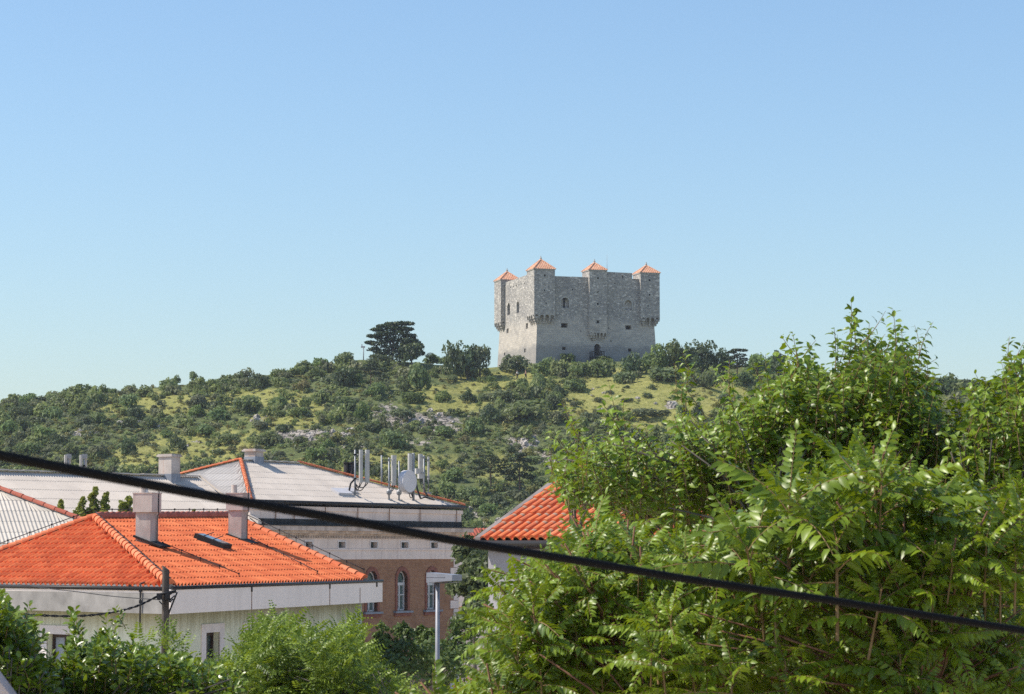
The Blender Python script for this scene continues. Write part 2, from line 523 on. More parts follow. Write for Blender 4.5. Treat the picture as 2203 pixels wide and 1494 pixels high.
M['rock'] = plain('limestone', (0.46, 0.41, 0.36), 0.95, 0.4, 0.9, bmp=0.8)

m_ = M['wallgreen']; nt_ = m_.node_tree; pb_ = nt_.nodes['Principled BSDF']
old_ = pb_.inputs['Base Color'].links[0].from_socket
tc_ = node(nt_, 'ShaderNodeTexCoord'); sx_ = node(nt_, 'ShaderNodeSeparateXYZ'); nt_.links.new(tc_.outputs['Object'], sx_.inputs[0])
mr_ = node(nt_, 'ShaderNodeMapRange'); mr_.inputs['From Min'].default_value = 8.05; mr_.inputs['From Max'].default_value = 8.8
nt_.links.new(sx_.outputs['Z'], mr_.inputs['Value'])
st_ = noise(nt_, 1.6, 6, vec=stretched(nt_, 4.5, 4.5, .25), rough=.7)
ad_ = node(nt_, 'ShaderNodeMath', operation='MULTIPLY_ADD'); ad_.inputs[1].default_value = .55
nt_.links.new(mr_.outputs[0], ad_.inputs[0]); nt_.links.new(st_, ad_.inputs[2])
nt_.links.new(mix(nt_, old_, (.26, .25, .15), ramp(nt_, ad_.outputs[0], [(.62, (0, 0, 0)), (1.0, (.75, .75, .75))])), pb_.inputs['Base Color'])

def glass_mat(name, c=(0.05, 0.07, 0.07), rough=0.08):
    m, nt, b = new_mat(name)
    b.inputs['Base Color'].default_value = (*c, 1)
    b.inputs['Roughness'].default_value = rough
    b.inputs['Specular IOR Level'].default_value = 0.8
    f = noise(nt, 1.2, 3)
    nt.links.new(ramp(nt, f, [(0.35, tuple(x * 0.7 for x in c)), (0.65, tuple(x * 1.3 for x in c))]), b.inputs['Base Color'])
    return m
M['glass'] = glass_mat('dark_glass')
M['glass_green'] = glass_mat('curtained_glass', (0.12, 0.17, 0.15), 0.15)
M['glass_sky'] = glass_mat('skylight_glass', (0.16, 0.18, 0.19), 0.12)
M['blind'] = plain('roller_blind', (0.30, 0.33, 0.37), 0.6, 0.1)

M['lf_shrub'] = leaf_mat('shrub_leaf', (0.080, 0.118, 0.040), (0.235, 0.305, 0.098), (0.30, 0.38, 0.10), 0.38, 0.6, 0.3, 0.28)
M['lf_grey'] = leaf_mat('greygreen_leaf', (0.090, 0.110, 0.058), (0.23, 0.26, 0.13), (0.28, 0.31, 0.13), 0.34, 0.65, 0.3, 0.22)
M['lf_lime'] = leaf_mat('broom_leaf', (0.13, 0.13, 0.035), (0.30, 0.275, 0.075), (0.30, 0.27, 0.05), 0.25, 0.7, 0.2, 0.2)
M['lf_oak'] = leaf_mat('dark_oak_leaf', (0.044, 0.068, 0.030), (0.14, 0.195, 0.072), (0.16, 0.22, 0.06), 0.3, 0.55, 0.35, 0.2)
M['lf_pine'] = leaf_mat('pine_needles', (0.030, 0.046, 0.016), (0.085, 0.115, 0.038), (0.05, 0.08, 0.02), 0.15, 0.6, 0.3, 0.15)
M['lf_ail'] = leaf_mat('ailanthus_leaf', (0.022, 0.060, 0.006), (0.230, 0.325, 0.022), (0.44, 0.52, 0.015), 0.27, 0.38, 0.45)
M['lf_mul'] = leaf_mat('mulberry_leaf', (0.020, 0.056, 0.006), (0.215, 0.310, 0.022), (0.40, 0.50, 0.015), 0.26, 0.38, 0.45)
M['lf_laurel'] = leaf_mat('laurel_leaf', (0.024, 0.058, 0.008), (0.19, 0.28, 0.024), (0.38, 0.48, 0.02), 0.25, 0.33, 0.5)
M['lf_rob'] = leaf_mat('robinia_leaf', (0.030, 0.068, 0.009), (0.215, 0.30, 0.028), (0.46, 0.55, 0.03), 0.27, 0.45, 0.4)
M['lf_mid'] = leaf_mat('courtyard_leaf', (0.05, 0.085, 0.022), (0.17, 0.24, 0.05), (0.13, 0.19, 0.03), 0.3, 0.5, 0.4)
M['lf_top'] = leaf_mat('sapling_leaf', (0.12, 0.16, 0.025), (0.34, 0.36, 0.07), (0.5, 0.5, 0.07), 0.35, 0.5, 0.4)

# ------------------------------------------------------------------ ground and hill
def ridge_z(X):
    tx = [-260, -95, -85, -73, -60, -47, -40, -28, -17, -8, -3, 5, 30, 45, 52, 82, 95, 260]
    ty = [900, 882, 866, 846, 832, 816, 796, 780, 786, 798, 797, 790, 780, 792, 800, 824, 832, 850]
    return (1188 - np.interp(X, tx, ty)) / F * 468

Y0, Y1 = 318.0, 462.0
def terrain(X, Y):
    X = np.asarray(X, float); Y = np.asarray(Y, float)
    zr = ridge_z(X)
    t = np.clip((Y - Y0) / (Y1 - Y0), 0, 1)
    prof = 0.72 * t + 0.28 * np.sin(t * math.pi / 2)
    z = -10.2 + (zr + 10.2) * prof
    back = np.clip((Y - 540) / 400, 0, 1)
    z = z - back * back * (3 - 2 * back) * (zr + 11)
    amp = np.clip(t * 6, 0, 1) * np.clip((1.02 - t) * 6, 0.25, 1)
    z = z + amp * (2.4 * fbm(X / 26, Y / 26, 3, 3) + 0.9 * fbm(X / 6, Y / 6, 9, 3))
    # tilted rock beds running across the slope
    q = (Y * 0.9 + X * 0.35) / 7.0
    z = z + amp * 0.5 * (np.abs((q + 0.6 * fbm(X / 15, Y / 15, 5, 2)) % 1.0 - 0.5) - 0.25) * 2
    return z

def hit(px, py, d0=322, d1=560):
    """terrain point seen at a photograph pixel"""
    r = ray(px, py)
    ds = np.arange(d0, d1, 0.5)
    X, Z = r.x / r.y * ds, r.z / r.y * ds
    T = terrain(X, ds)
    k = np.argmax(T >= Z)
    if T[k] < Z[k]:
        k = int(np.argmin(Z - T))
    return Vector((X[k], ds[k], T[k]))

ROCKS = [(680, 940, 85, 22, .84), (900, 905, 105, 22, .88), (830, 890, 40, 30, .8), (1120, 950, 50, 24, .72), (620, 935, 50, 18, .8), (760, 960, 50, 15, .6),
         (960, 925, 50, 14, .75), (1180, 985, 45, 30, .7), (560, 905, 60, 12, .5), (170, 935, 50, 14, .5), (330, 915, 60, 12, .4), (1010, 1120, 60, 36, .6), (1080, 1130, 45, 30, .5),
         (1130, 940, 40, 16, .7), (750, 885, 25, 12, .7), (1290, 885, 15, 10, .7), (1445, 870, 20, 12, .8), (420, 960, 60, 14, .4), (900, 950, 80, 18, .5), (700, 1000, 120, 18, .4)]
GRASS = [(330, 868, 130, 22, .9), (560, 858, 120, 22, .7), (1110, 822, 75, 26, 1), (1340, 850, 150, 48, 1.2), (1470, 880, 140, 50, 1.1), (960, 872, 70, 18, 1), (650, 870, 60, 20, .8),
         (440, 960, 120, 40, .6), (230, 870, 80, 20, .6), (860, 1000, 140, 40, .5), (1600, 850, 120, 40, .8), (940, 850, 50, 20, .7), (330, 985, 120, 25, .6), (620, 905, 90, 18, .6), (1080, 1000, 60, 40, .4), (1010, 830, 30, 20, .7)]

def zone(Z, px, py):
    s = np.zeros_like(px, dtype=float)
    for (cx, cy, rx, ry, a) in Z:
        s = np.maximum(s, a * np.exp(-(((px - cx) / rx) ** 2 + ((py - cy) / ry) ** 2)))
    return s

def hill_mat():
    m, nt, b = new_mat('hillside')
    b.inputs['Roughness'].default_value = 1.0
    b.inputs['Specular IOR Level'].default_value = 0.05
    ra = node(nt, 'ShaderNodeAttribute', attribute_name='rock').outputs['Fac']
    ga = node(nt, 'ShaderNodeAttribute', attribute_name='grass').outputs['Fac']
    f1 = noise(nt, 0.16, 6, rough=0.65)
    f2 = noise(nt, 0.9, 6, rough=0.7)
    green = ramp(nt, f2, [(0.3, (0.085, 0.108, 0.042)), (0.55, (0.145, 0.17, 0.066)), (0.75, (0.215, 0.225, 0.10))])
    yel = ramp(nt, f2, [(0.3, (0.17, 0.18, 0.055)), (0.5, (0.29, 0.285, 0.088)), (0.75, (0.40, 0.37, 0.15))])
    ad = node(nt, 'ShaderNodeMath', operation='MULTIPLY_ADD'); ad.inputs[1].default_value = 1.3
    nt.links.new(f1, ad.inputs[0]); nt.links.new(ga, ad.inputs[2])
    col = mix(nt, green, yel, ramp(nt, ad.outputs[0], [(0.76, (0, 0, 0)), (1.25, (1, 1, 1))]))
    # rock: broken limestone with dark joints
    vo = node(nt, 'ShaderNodeTexVoronoi', feature='DISTANCE_TO_EDGE')
    vec = stretched(nt, 0.8, 0.55, 1.5)
    wnz = node(nt, 'ShaderNodeTexNoise'); wnz.inputs['Scale'].default_value = 0.9; wnz.inputs['Detail'].default_value = 4
    nt.links.new(vec, wnz.inputs['Vector'])
    wa = node(nt, 'ShaderNodeVectorMath', operation='MULTIPLY_ADD'); wa.inputs[1].default_value = (1.6, 1.6, 1.6)
    nt.links.new(wnz.outputs['Color'], wa.inputs[0]); nt.links.new(vec, wa.inputs[2])
    nt.links.new(wa.outputs[0], vo.inputs['Vector']); vo.inputs['Scale'].default_value = 0.9
    rk = ramp(nt, noise(nt, 2.2, 6, rough=0.75), [(0.3, (0.20, 0.175, 0.15)), (0.5, (0.40, 0.355, 0.305)), (0.72, (0.55, 0.50, 0.44))])
    rk = mix(nt, (0.05, 0.048, 0.045), rk, ramp(nt, vo.outputs['Distance'], [(0.0, (0, 0, 0)), (0.12, (1, 1, 1))]))
    a2 = node(nt, 'ShaderNodeMath', operation='ADD')
    f3 = noise(nt, 0.5, 7, rough=0.75)
    nt.links.new(ra, a2.inputs[0]); nt.links.new(f3, a2.inputs[1])
    col = mix(nt, col, rk, ramp(nt, a2.outputs[0], [(0.93, (0, 0, 0)), (1.10, (1, 1, 1))]))
    nt.links.new(col, b.inputs['Base Color'])
    bump(nt, b, f2, 0.9, 0.6)
    return m

xs = np.arange(-190, 190.1, 1.0); ys = np.concatenate([np.arange(310, 480, 0.9), np.arange(480, 960, 12)])
GX, GY = np.meshgrid(xs, ys)
GZ = terrain(GX, GY)
ppx, ppy = proj(GX, GY, GZ)
nx, ny = len(xs), len(ys)
ii = np.arange(nx * ny).reshape(ny, nx)
quads = np.stack([ii[:-1, :-1], ii[:-1, 1:], ii[1:, 1:], ii[1:, :-1]], -1).reshape(-1, 4)
rk = zone(ROCKS, ppx, ppy)
fr = np.clip((GY - 440) / 20, 0, 1)
GZ2 = GZ + rk * (0.9 * fbm(GX / 3.1, GY / 3.1, 21, 3))
hill = mesh_np('hill', np.stack([GX, GY, GZ2], -1).reshape(-1, 3), quads, hill_mat(), smooth=True)
for nm, arr in (('rock', rk), ('grass', zone(GRASS, ppx, ppy))):
    at = hill.data.attributes.new(nm, 'FLOAT', 'POINT')
    at.data.foreach_set('value', arr.ravel().astype(np.float32))
hill['kind'] = 'structure'
hill['label'] = 'rocky scrub covered hill under the fortress'

g = MB()
g.face([(-600, -60, -10.3), (600, -60, -10.3), (600, 1200, -10.3), (-600, 1200, -10.3)])
go = g.build('ground', plain('town_ground', (0.50, 0.42, 0.32), 0.95, 0.3, 0.4))
go['kind'] = 'structure'

# ------------------------------------------------------------------ roof builder
def tile_slope(E0, E1, R1, R0, tw, rows, amp, lift, seg=6, flat=0.0, sag=0.0, mb=None, shape='S', ragged=0.0, seed=0):
    """wavy tiles over the quad eave E0-E1, top R0-R1 (R0=R1 for a triangle); columns run square to the eave"""
    rg = random.Random(seed)
    mb = mb or MB()
    E0, E1, R0, R1 = map(Vector, (E0, E1, R0, R1))
    d = (E1 - E0).normalized()
    N = (E1 - E0).cross(((R0 + R1) / 2) - E0).normalized()
    if N.z < 0: N = -N
    def ends(v):
        A, B = E0.lerp(R0, v), E1.lerp(R1, v)
        return A, B, (A - E0).dot(d), (B - E0).dot(d)
    W = max((E1 - E0).length, (R1 - E0).dot(d)); w0 = min(0, (R0 - E0).dot(d))
    i0, i1 = math.floor(w0 / tw), math.ceil(W / tw)
    def h(s):
        if shape == 'S':      # broad crest, narrow valley
            return amp * (math.sin(math.pi * min(1, s / 0.68)) if s < 0.68 else -0.35 * math.sin(math.pi * (s - 0.68) / 0.32))
        if shape == 'B':      # barrel tiles
            return amp * (math.sqrt(max(0, 1 - ((s - 0.36) / 0.36) ** 2)) if s < 0.72 else -0.25 * math.sin(math.pi * (s - 0.72) / 0.28))
        return amp * math.sin(2 * math.pi * s)
    for j in range(rows):
        va, vb = j / rows, (j + 1) / rows
        Aa, Ba, a0, a1 = ends(va)
        Ab, Bb, b0, b1 = ends(vb)
        la, lb = max(1e-6, a1 - a0), max(1e-6, b1 - b0)
        for i in range(i0, i1):
            jit = rg.uniform(-ragged, ragged)
            pts = []
            for k in range(seg + 1):
                a = (i + k / seg) * tw
                ca, cb = min(max(a, a0), a1), min(max(a, b0), b1)
                hh = h(k / seg)
                lo = Aa.lerp(Ba, (ca - a0) / la) + N * (hh + lift + jit)
                hi = Ab.lerp(Bb, (cb - b0) / lb) + N * hh
                lo2 = Aa.lerp(Ba, (ca - a0) / la) + N * (hh - lift * 0.25 - 0.005)
                pts.append((lo, hi, lo2, ca, cb))
            if pts[-1][3] - pts[0][3] < 1e-6 and pts[-1][4] - pts[0][4] < 1e-6: continue
            for k in range(seg):
                p, q = pts[k], pts[k + 1]
                u0, u1 = i + k / seg + 0.0005, i + (k + 1) / seg - 0.0005
                mb.face([p[0], q[0], q[1], p[1]], 0, [(u0, j + 0.001), (u1, j + 0.001), (u1, j + 0.999), (u0, j + 0.999)], True)
                mb.face([p[2], q[2], q[0], p[0]], 0, [(u0, j + 0.001), (u1, j + 0.001), (u1, j + 0.02), (u0, j + 0.02)])
    return mb

def ridge_caps(A, B, r, n, up=0.02, mb=None, m=0, bump_r=1.18, seed=0):
    """overlapping half-round ridge tiles from A (high) to B (low)"""
    A, B = Vector(A), Vector(B)
    mb = mb or MB()
    d = (B - A); L = d.length / n; d.normalize()
    side = d.cross(Vector((0, 0, 1))).normalized()
    nup = side.cross(d)
    rg = random.Random(seed)
    for i in range(n):
        a = A + d * (L * i); b = a + d * (L * 1.06)
        ring = []
        for (c, rr) in ((a, r * 0.92), (b, r * bump_r)):
            c = c + nup * up + side * rg.uniform(-.006, .006)
            ring.append([c + side * math.cos(g) * rr + nup * math.sin(g) * rr for g in [math.pi * k / 8 - 0.15 + 0.3 * k / 8 * 0 for k in range(9)]])
        for k in range(8):
            mb.face([ring[0][k], ring[0][k + 1], ring[1][k + 1], ring[1][k]], m, [(i + .1, .1), (i + .1, .9), (i + .9, .9), (i + .9, .1)], True)
        mb.face(ring[1], m, [(i + .5, .5)] * 9)
    return mb

def wall_holes(mp, u0, u1, w0, w1, holes, mb=None, m=0, mrev=0, extra_u=(), extra_w=()):
    """flat wall in (u, w) with openings; mp(u, w, depth) -> world point. hole = (a, b, c, d, depth, arched)"""
    mb = mb or MB()
    us = sorted(set([u0, u1] + [x for h in holes for x in h[0:2]] + list(extra_u)))
    ws = sorted(set([w0, w1] + [x for h in holes for x in h[2:4]] + list(extra_w)))
    us = [x for x in us if u0 - 1e-6 <= x <= u1 + 1e-6]; ws = [x for x in ws if w0 - 1e-6 <= x <= w1 + 1e-6]
    for a, b in zip(us, us[1:]):
        for c, d in zip(ws, ws[1:]):
            cu, cw = (a + b) / 2, (c + d) / 2
            if any(h[0] < cu < h[1] and h[2] < cw < h[3] for h in holes): continue
            mb.face([mp(a, c, 0), mp(b, c, 0), mp(b, d, 0), mp(a, d, 0)], m, [(a, c), (b, c), (b, d), (a, d)])
    for h in holes:
        a, b, c, d, dep = h[:5]
        arched = len(h) > 5 and h[5]
        if arched:
            r = (b - a) / 2; rz = min(r, (d - c) * 0.6) ; cx = (a + b) / 2; sy = d - rz
            arc = [(cx + r * math.cos(g), sy + rz * math.sin(g)) for g in [math.pi * k / 12 for k in range(13)]]
            for k in range(12):      # spandrels
                p, q = arc[k], arc[k + 1]
                mb.face([mp(p[0], d, 0), mp(q[0], d, 0), mp(q[0], q[1], 0), mp(p[0], p[1], 0)], m, [(p[0], d), (q[0], d), q, p])
            ring = [(a, c), (b, c)] + arc
        else:
            ring = [(a, c), (b, c), (b, d), (a, d)]
        n = len(ring)
        for k in range(n):
            p, q = ring[k], ring[(k + 1) % n]
            mb.face([mp(p[0], p[1], 0), mp(q[0], q[1], 0), mp(q[0], q[1], dep), mp(p[0], p[1], dep)], mrev, [(p[0], p[1]), (q[0], q[1]), (q[0] + dep, q[1]), (p[0] + dep, p[1])])
    return mb

def hole_poly(mp, h, inset=0.0, depth=None):
    a, b, c, d, dep = h[:5]
    if depth is not None: dep = depth
    a, b, c, d = a + inset, b - inset, c + inset, d - inset
    if len(h) > 5 and h[5]:
        r = (b - a) / 2; rz = min(r, (d - c) * 0.6); cx = (a + b) / 2; sy = d - rz
        ring = [(a, c), (b, c)] + [(cx + r * math.cos(g), sy + rz * math.sin(g)) for g in [math.pi * k / 12 for k in range(13)]]
    else:
        ring = [(a, c), (b, c), (b, d), (a, d)]
    return [mp(x, y, dep) for x, y in ring], ring

# ------------------------------------------------------------------ the fortress
CT = math.radians(72)
DF = V(math.sin(CT), math.cos(CT), 0)          # along the front, left to right
DB = V(-math.cos(CT), math.sin(CT), 0)         # into the depth
C0 = pt(1152.5, 783, 462)
C0.z = float(C0.z)

def zp(x, y): return x / 5.245 + 1030, y / 5.245 + 540

def front_uw(zx, zy, v=0.0):
    px, py = zp(zx, zy)
    p = on_plane(px, py, C0 + DB * v, -DB) - C0
    return p.dot(DF), p.z
def left_vw(zx, zy, u=0.0):
    px, py = zp(zx, zy)
    p = on_plane(px, py, C0 + DF * u, -DF) - C0
    return p.dot(DB), p.z

CW = front_uw(2012, 1100)[0]
CL = left_vw(206, 1180)[0]
BAT = 0.45
def batter(wv): return BAT * min(1.0, max(0.0, wv) / 9.0)
def mp_front(u, wv, d):
    b = batter(wv)
    uu = b + (CW - 2 * b) * (u / CW)
    return C0 + DF * uu + DB * (b + d) + V(0, 0, wv)
def mp_left(v, wv, d):      # v from the back corner (0) to the front corner (CL)
    b = batter(wv)
    vv = CL - (b + (CL - 2 * b) * (v / CL))
    return C0 + DB * vv + DF * (b + d) + V(0, 0, wv)
def mp_right(v, wv, d):
    b = batter(wv)
    vv = b + (CL - 2 * b) * (v / CL)
    return C0 + DB * vv + DF * (CW - b - d) + V(0, 0, wv)
def mp_back(u, wv, d):
    b = batter(wv)
    uu = CW - (b + (CW - 2 * b) * (u / CW))
    return C0 + DF * uu + DB * (CL - b - d) + V(0, 0, wv)

castle = thing('stone_fortress', C0, 'grey square stone fortress with orange capped corner towers on the hilltop', 'fortress')
def fh(x0, y0, x1, y1, dep, arch=False, v=0.3):
    a, t = front_uw(x0, y0, v); b, c = front_uw(x1, y1, v)
    return (a, b, c, t, dep, arch)
def lh(x0, y0, x1, y1, dep, arch=False):
    a, t = left_vw(x0, y0, .3); b, c = left_vw(x1, y1, .3)
    a, b = CL - a, CL - b
    return (min(a, b), max(a, b), c, t, dep, arch)

WT1 = front_uw(1030, 292, .45)[1]              # wall-walk height left of the middle tower
WT2 = front_uw(1600, 245, .45)[1]
WTL = left_vw(430, 335, .45)[1]
fr_holes = [fh(918, 525, 1008, 645, 1.0, True), fh(1660, 555, 1745, 670, 0.8, True), fh(918, 815, 995, 868, 1.3), fh(1667, 840, 1735, 890, 1.3),
            fh(935, 1088, 975, 1120, 0.8), fh(1685, 1103, 1725, 1140, 0.8), fh(1300, 1050, 1372, 1185, 1.2, True), fh(1487, 1010, 1500, 1028, 0.6),
            fh(1465, 865, 1478, 880, .5), fh(1045, 430, 1057, 446, .5), fh(1540, 360, 1552, 374, .5), fh(1140, 900, 1150, 914, .5)]
lf_holes = [lh(308, 595, 340, 720, 1.2, True), lh(418, 575, 447, 697, 1.2, True), lh(538, 565, 553, 665, 1.2, True), lh(303, 880, 328, 928, 1.2), lh(530, 820, 555, 875, 1.2),
            lh(522, 1105, 538, 1145, .8), lh(290, 1150, 305, 1180, .8)]
for k in range(7):
    x = 345 + k * 32
    lf_holes.append(lh(x, 405 - k * 9, x + 9, 418 - k * 9, .4))
mb = MB()
xs_ = [CW * k / 6 for k in range(7)]
ws_ = [1.5, 3, 4.5, 6, 7.5, 9]
um = front_uw(1345, 300, .45)[0]
wall_holes(mp_front, 0, CW, -6, WT1, fr_holes, mb, extra_u=xs_, extra_w=[0] + ws_)
wall_holes(mp_left, 0, CL, -6, WTL, lf_holes, mb, extra_w=[0] + ws_)
wall_holes(mp_right, 0, CL, -6, WT1, [], mb, extra_w=[0] + ws_)
wall_holes(mp_back, 0, CW, -6, WT1, [], mb, extra_w=[0] + ws_)
ba = BAT
q = [mp_front(0, WT1, 0), mp_front(CW, WT1, 0), mp_back(0, WT1, 0), mp_back(CW, WT1, 0)]
q2 = [p + V(0, 0, -1.2) for p in q]
mb.face(q2, 0, [(0, 12), (20, 12), (20, 30), (0, 30)])
# parapet thickness: inner faces and wall tops, front with its broken notch
def up_piece(mb, mpf, a, b, z0, z1a, z1b, th=0.9):
    P = [mpf(a, z0, 0), mpf(b, z0, 0), mpf(b, z0, th), mpf(a, z0, th)]
    def up(p, z): return V(p.x, p.y, C0.z + z)
    mb.hexa([*P, up(P[0], z1a), up(P[1], z1b), up(P[2], z1b), up(P[3], z1a)])
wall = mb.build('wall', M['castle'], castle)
mb = MB()
n0 = front_uw(862, 285, .45)[0]; nA = front_uw(1025, 290, .45)[0]; nB = front_uw(1060, 290, .45)[0]
m0 = front_uw(1232, 290, .45)[0]; m1 = front_uw(1452, 245, .45)[0]; m2 = front_uw(1745, 248, .45)[0]; m3 = front_uw(1815, 330, .45)[0]
t1 = front_uw(880, 285, .45)[1]
def setuv(mb):
    for i, f in enumerate(mb.f):
        pts = [Vector(mb.v[k]) - C0 for k in f]
        nrm = (pts[1] - pts[0]).cross(pts[2] - pts[1])
        if abs(nrm.z) > 0.7 * nrm.length: mb.uv[i] = [(p.dot(DF), p.dot(DB) + 12) for p in pts]
        elif abs(nrm.dot(DF)) > abs(nrm.dot(DB)): mb.uv[i] = [(p.dot(DB), p.z) for p in pts]
        else: mb.uv[i] = [(p.dot(DF), p.z) for p in pts]
    return mb
P = WT1
up_piece(mb, mp_front, n0 - 1, nA, P, t1, t1 - .05)
up_piece(mb, mp_front, nA, (nA + nB) / 2, P, t1 - .05, P + .05)
up_piece(mb, mp_front, (nA + nB) / 2, nB, P, P + .05, t1)
up_piece(mb, mp_front, nB, m0, P, t1, t1 - .02)
slot0 = front_uw(1626, 300, .45)[0]; slot1 = front_uw(1644, 300, .45)[0]
zs0 = front_uw(1626, 310, .45)[1]; zs1 = front_uw(1626, 280, .45)[1]
up_piece(mb, mp_front, m1 - .6, slot0, P, WT2 + .05, WT2)
up_piece(mb, mp_front, slot0, slot1, P, zs0, zs0)
up_piece(mb, mp_front, slot1, m2, P, WT2, WT2 - .02)
p_ = mp_front(slot0, zs1, 0); 
mb.box(p_, DF * (slot1 - slot0), DB * .9, V(0, 0, WT2 - zs1))
up_piece(mb, mp_front, m2, m3 + .6, P, front_uw(1780, 330, .45)[1], front_uw(1810, 330, .45)[1])
up_piece(mb, mp_back, 3, CW - 3, P, P + .8, P + .8)
up_piece(mb, mp_right, 3, CL - 3, P, P + .8, P + .8)
up_piece(mb, mp_left, 3.0, CL - 3.2, WTL, WTL + .35, WTL + .45)
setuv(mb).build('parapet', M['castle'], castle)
# lean-to roof behind the left parapet
mb = tile_slope(mp_left(3, WTL + .25, 1.0), mp_left(CL - 3.5, WTL + .25, 1.0), mp_left(CL - 3.5, WTL + 1.15, 4.2), mp_left(3, WTL + 1.15, 4.2), .4, 6, .06, .05, 4)
mb.build('lean_to_roof', M['castle_tile'], castle)

# windows of the walls
def hole_parts(mpf, holes, parent, kinds):
    for h, k in zip(holes, kinds):
        ring, r2 = hole_poly(mpf, h)
        b = MB(); b.face(ring)
        o = b.build('doorway' if k == 'door' else 'window', M['dark'], parent)
        if k == 'arch':      # pale stone surround and a mullion with dark panes
            b = MB()
            ro, _ = hole_poly(mpf, (h[0] - .28, h[1] + .28, h[2] - .1, h[3] + .28, 0, True), depth=-.06)
            ri, _ = hole_poly(mpf, h, depth=-.06)
            for i in range(1, len(ro)):
                j = (i + 1) % len(ro)
                b.face([ro[i], ro[j], ri[j], ri[i]])
            b.build('surround', M['castle_trim'], o)
            b = MB(); c = (h[0] + h[1]) / 2; wd = h[1] - h[0]
            for s_ in (0.0, 0.62):
                b.face([mpf(h[0] + wd * s_, h[2], h[4] * .55), mpf(h[0] + wd * (s_ + .38), h[2], h[4] * .55), mpf(h[0] + wd * (s_ + .38), h[3] - wd * .2, h[4] * .55), mpf(h[0] + wd * s_, h[3] - wd * .2, h[4] * .55)],
                       0, [(h[0], h[2]), (h[0] + .5, h[2]), (h[0] + .5, h[3]), (h[0], h[3])])
            b.build('infill', M['castle'], o)
hole_parts(mp_front, fr_holes, castle, ['arch', 'arch', 'n', 'n', 'n', 'n', 'door', 'n', 'n', 'n', 'n', 'n'])
hole_parts(mp_left, lf_holes, castle, ['n'] * len(lf_holes))
# walled-up right arch
h = fr_holes[1]
b = MB(); ring, r2 = hole_poly(mp_front, (h[0], h[1], h[2], h[3], .45, True)); b.face(ring, 0, [(x, y) for x, y in r2]); b.build('blocked_arch', M['castle'], castle)
# wooden gangway at the door
b = MB()
h = fr_holes[6]
a_, b_ = h[0] - .3, h[1] - .25
dz = h[2] - .45
b.box(mp_front(a_ - .75, dz, -2.6), DF * (b_ - a_ + .75), DB * 2.5, V(0, 0, .18))
for s_ in (a_ - .7, b_ - .1):
    for d_ in (-2.55, -1.3, -.2):
        b.box(mp_front(s_, dz - 2.4, d_), DF * .14, DB * .14, V(0, 0, 3.5))
    b.box(mp_front(s_, dz + 1.0, -2.55), DF * .12, DB * 2.4, V(0, 0, .12))
    b.box(mp_front(s_, dz + .55, -2.55), DF * .08, DB * 2.4, V(0, 0, .08))
for d_ in (-2.55,):
    b.box(mp_front(a_ - .7, dz + 1.0, d_), DF * (b_ - a_ + .7), DB * .1, V(0, 0, .12))
b.build('gangway', M['iron'], castle)

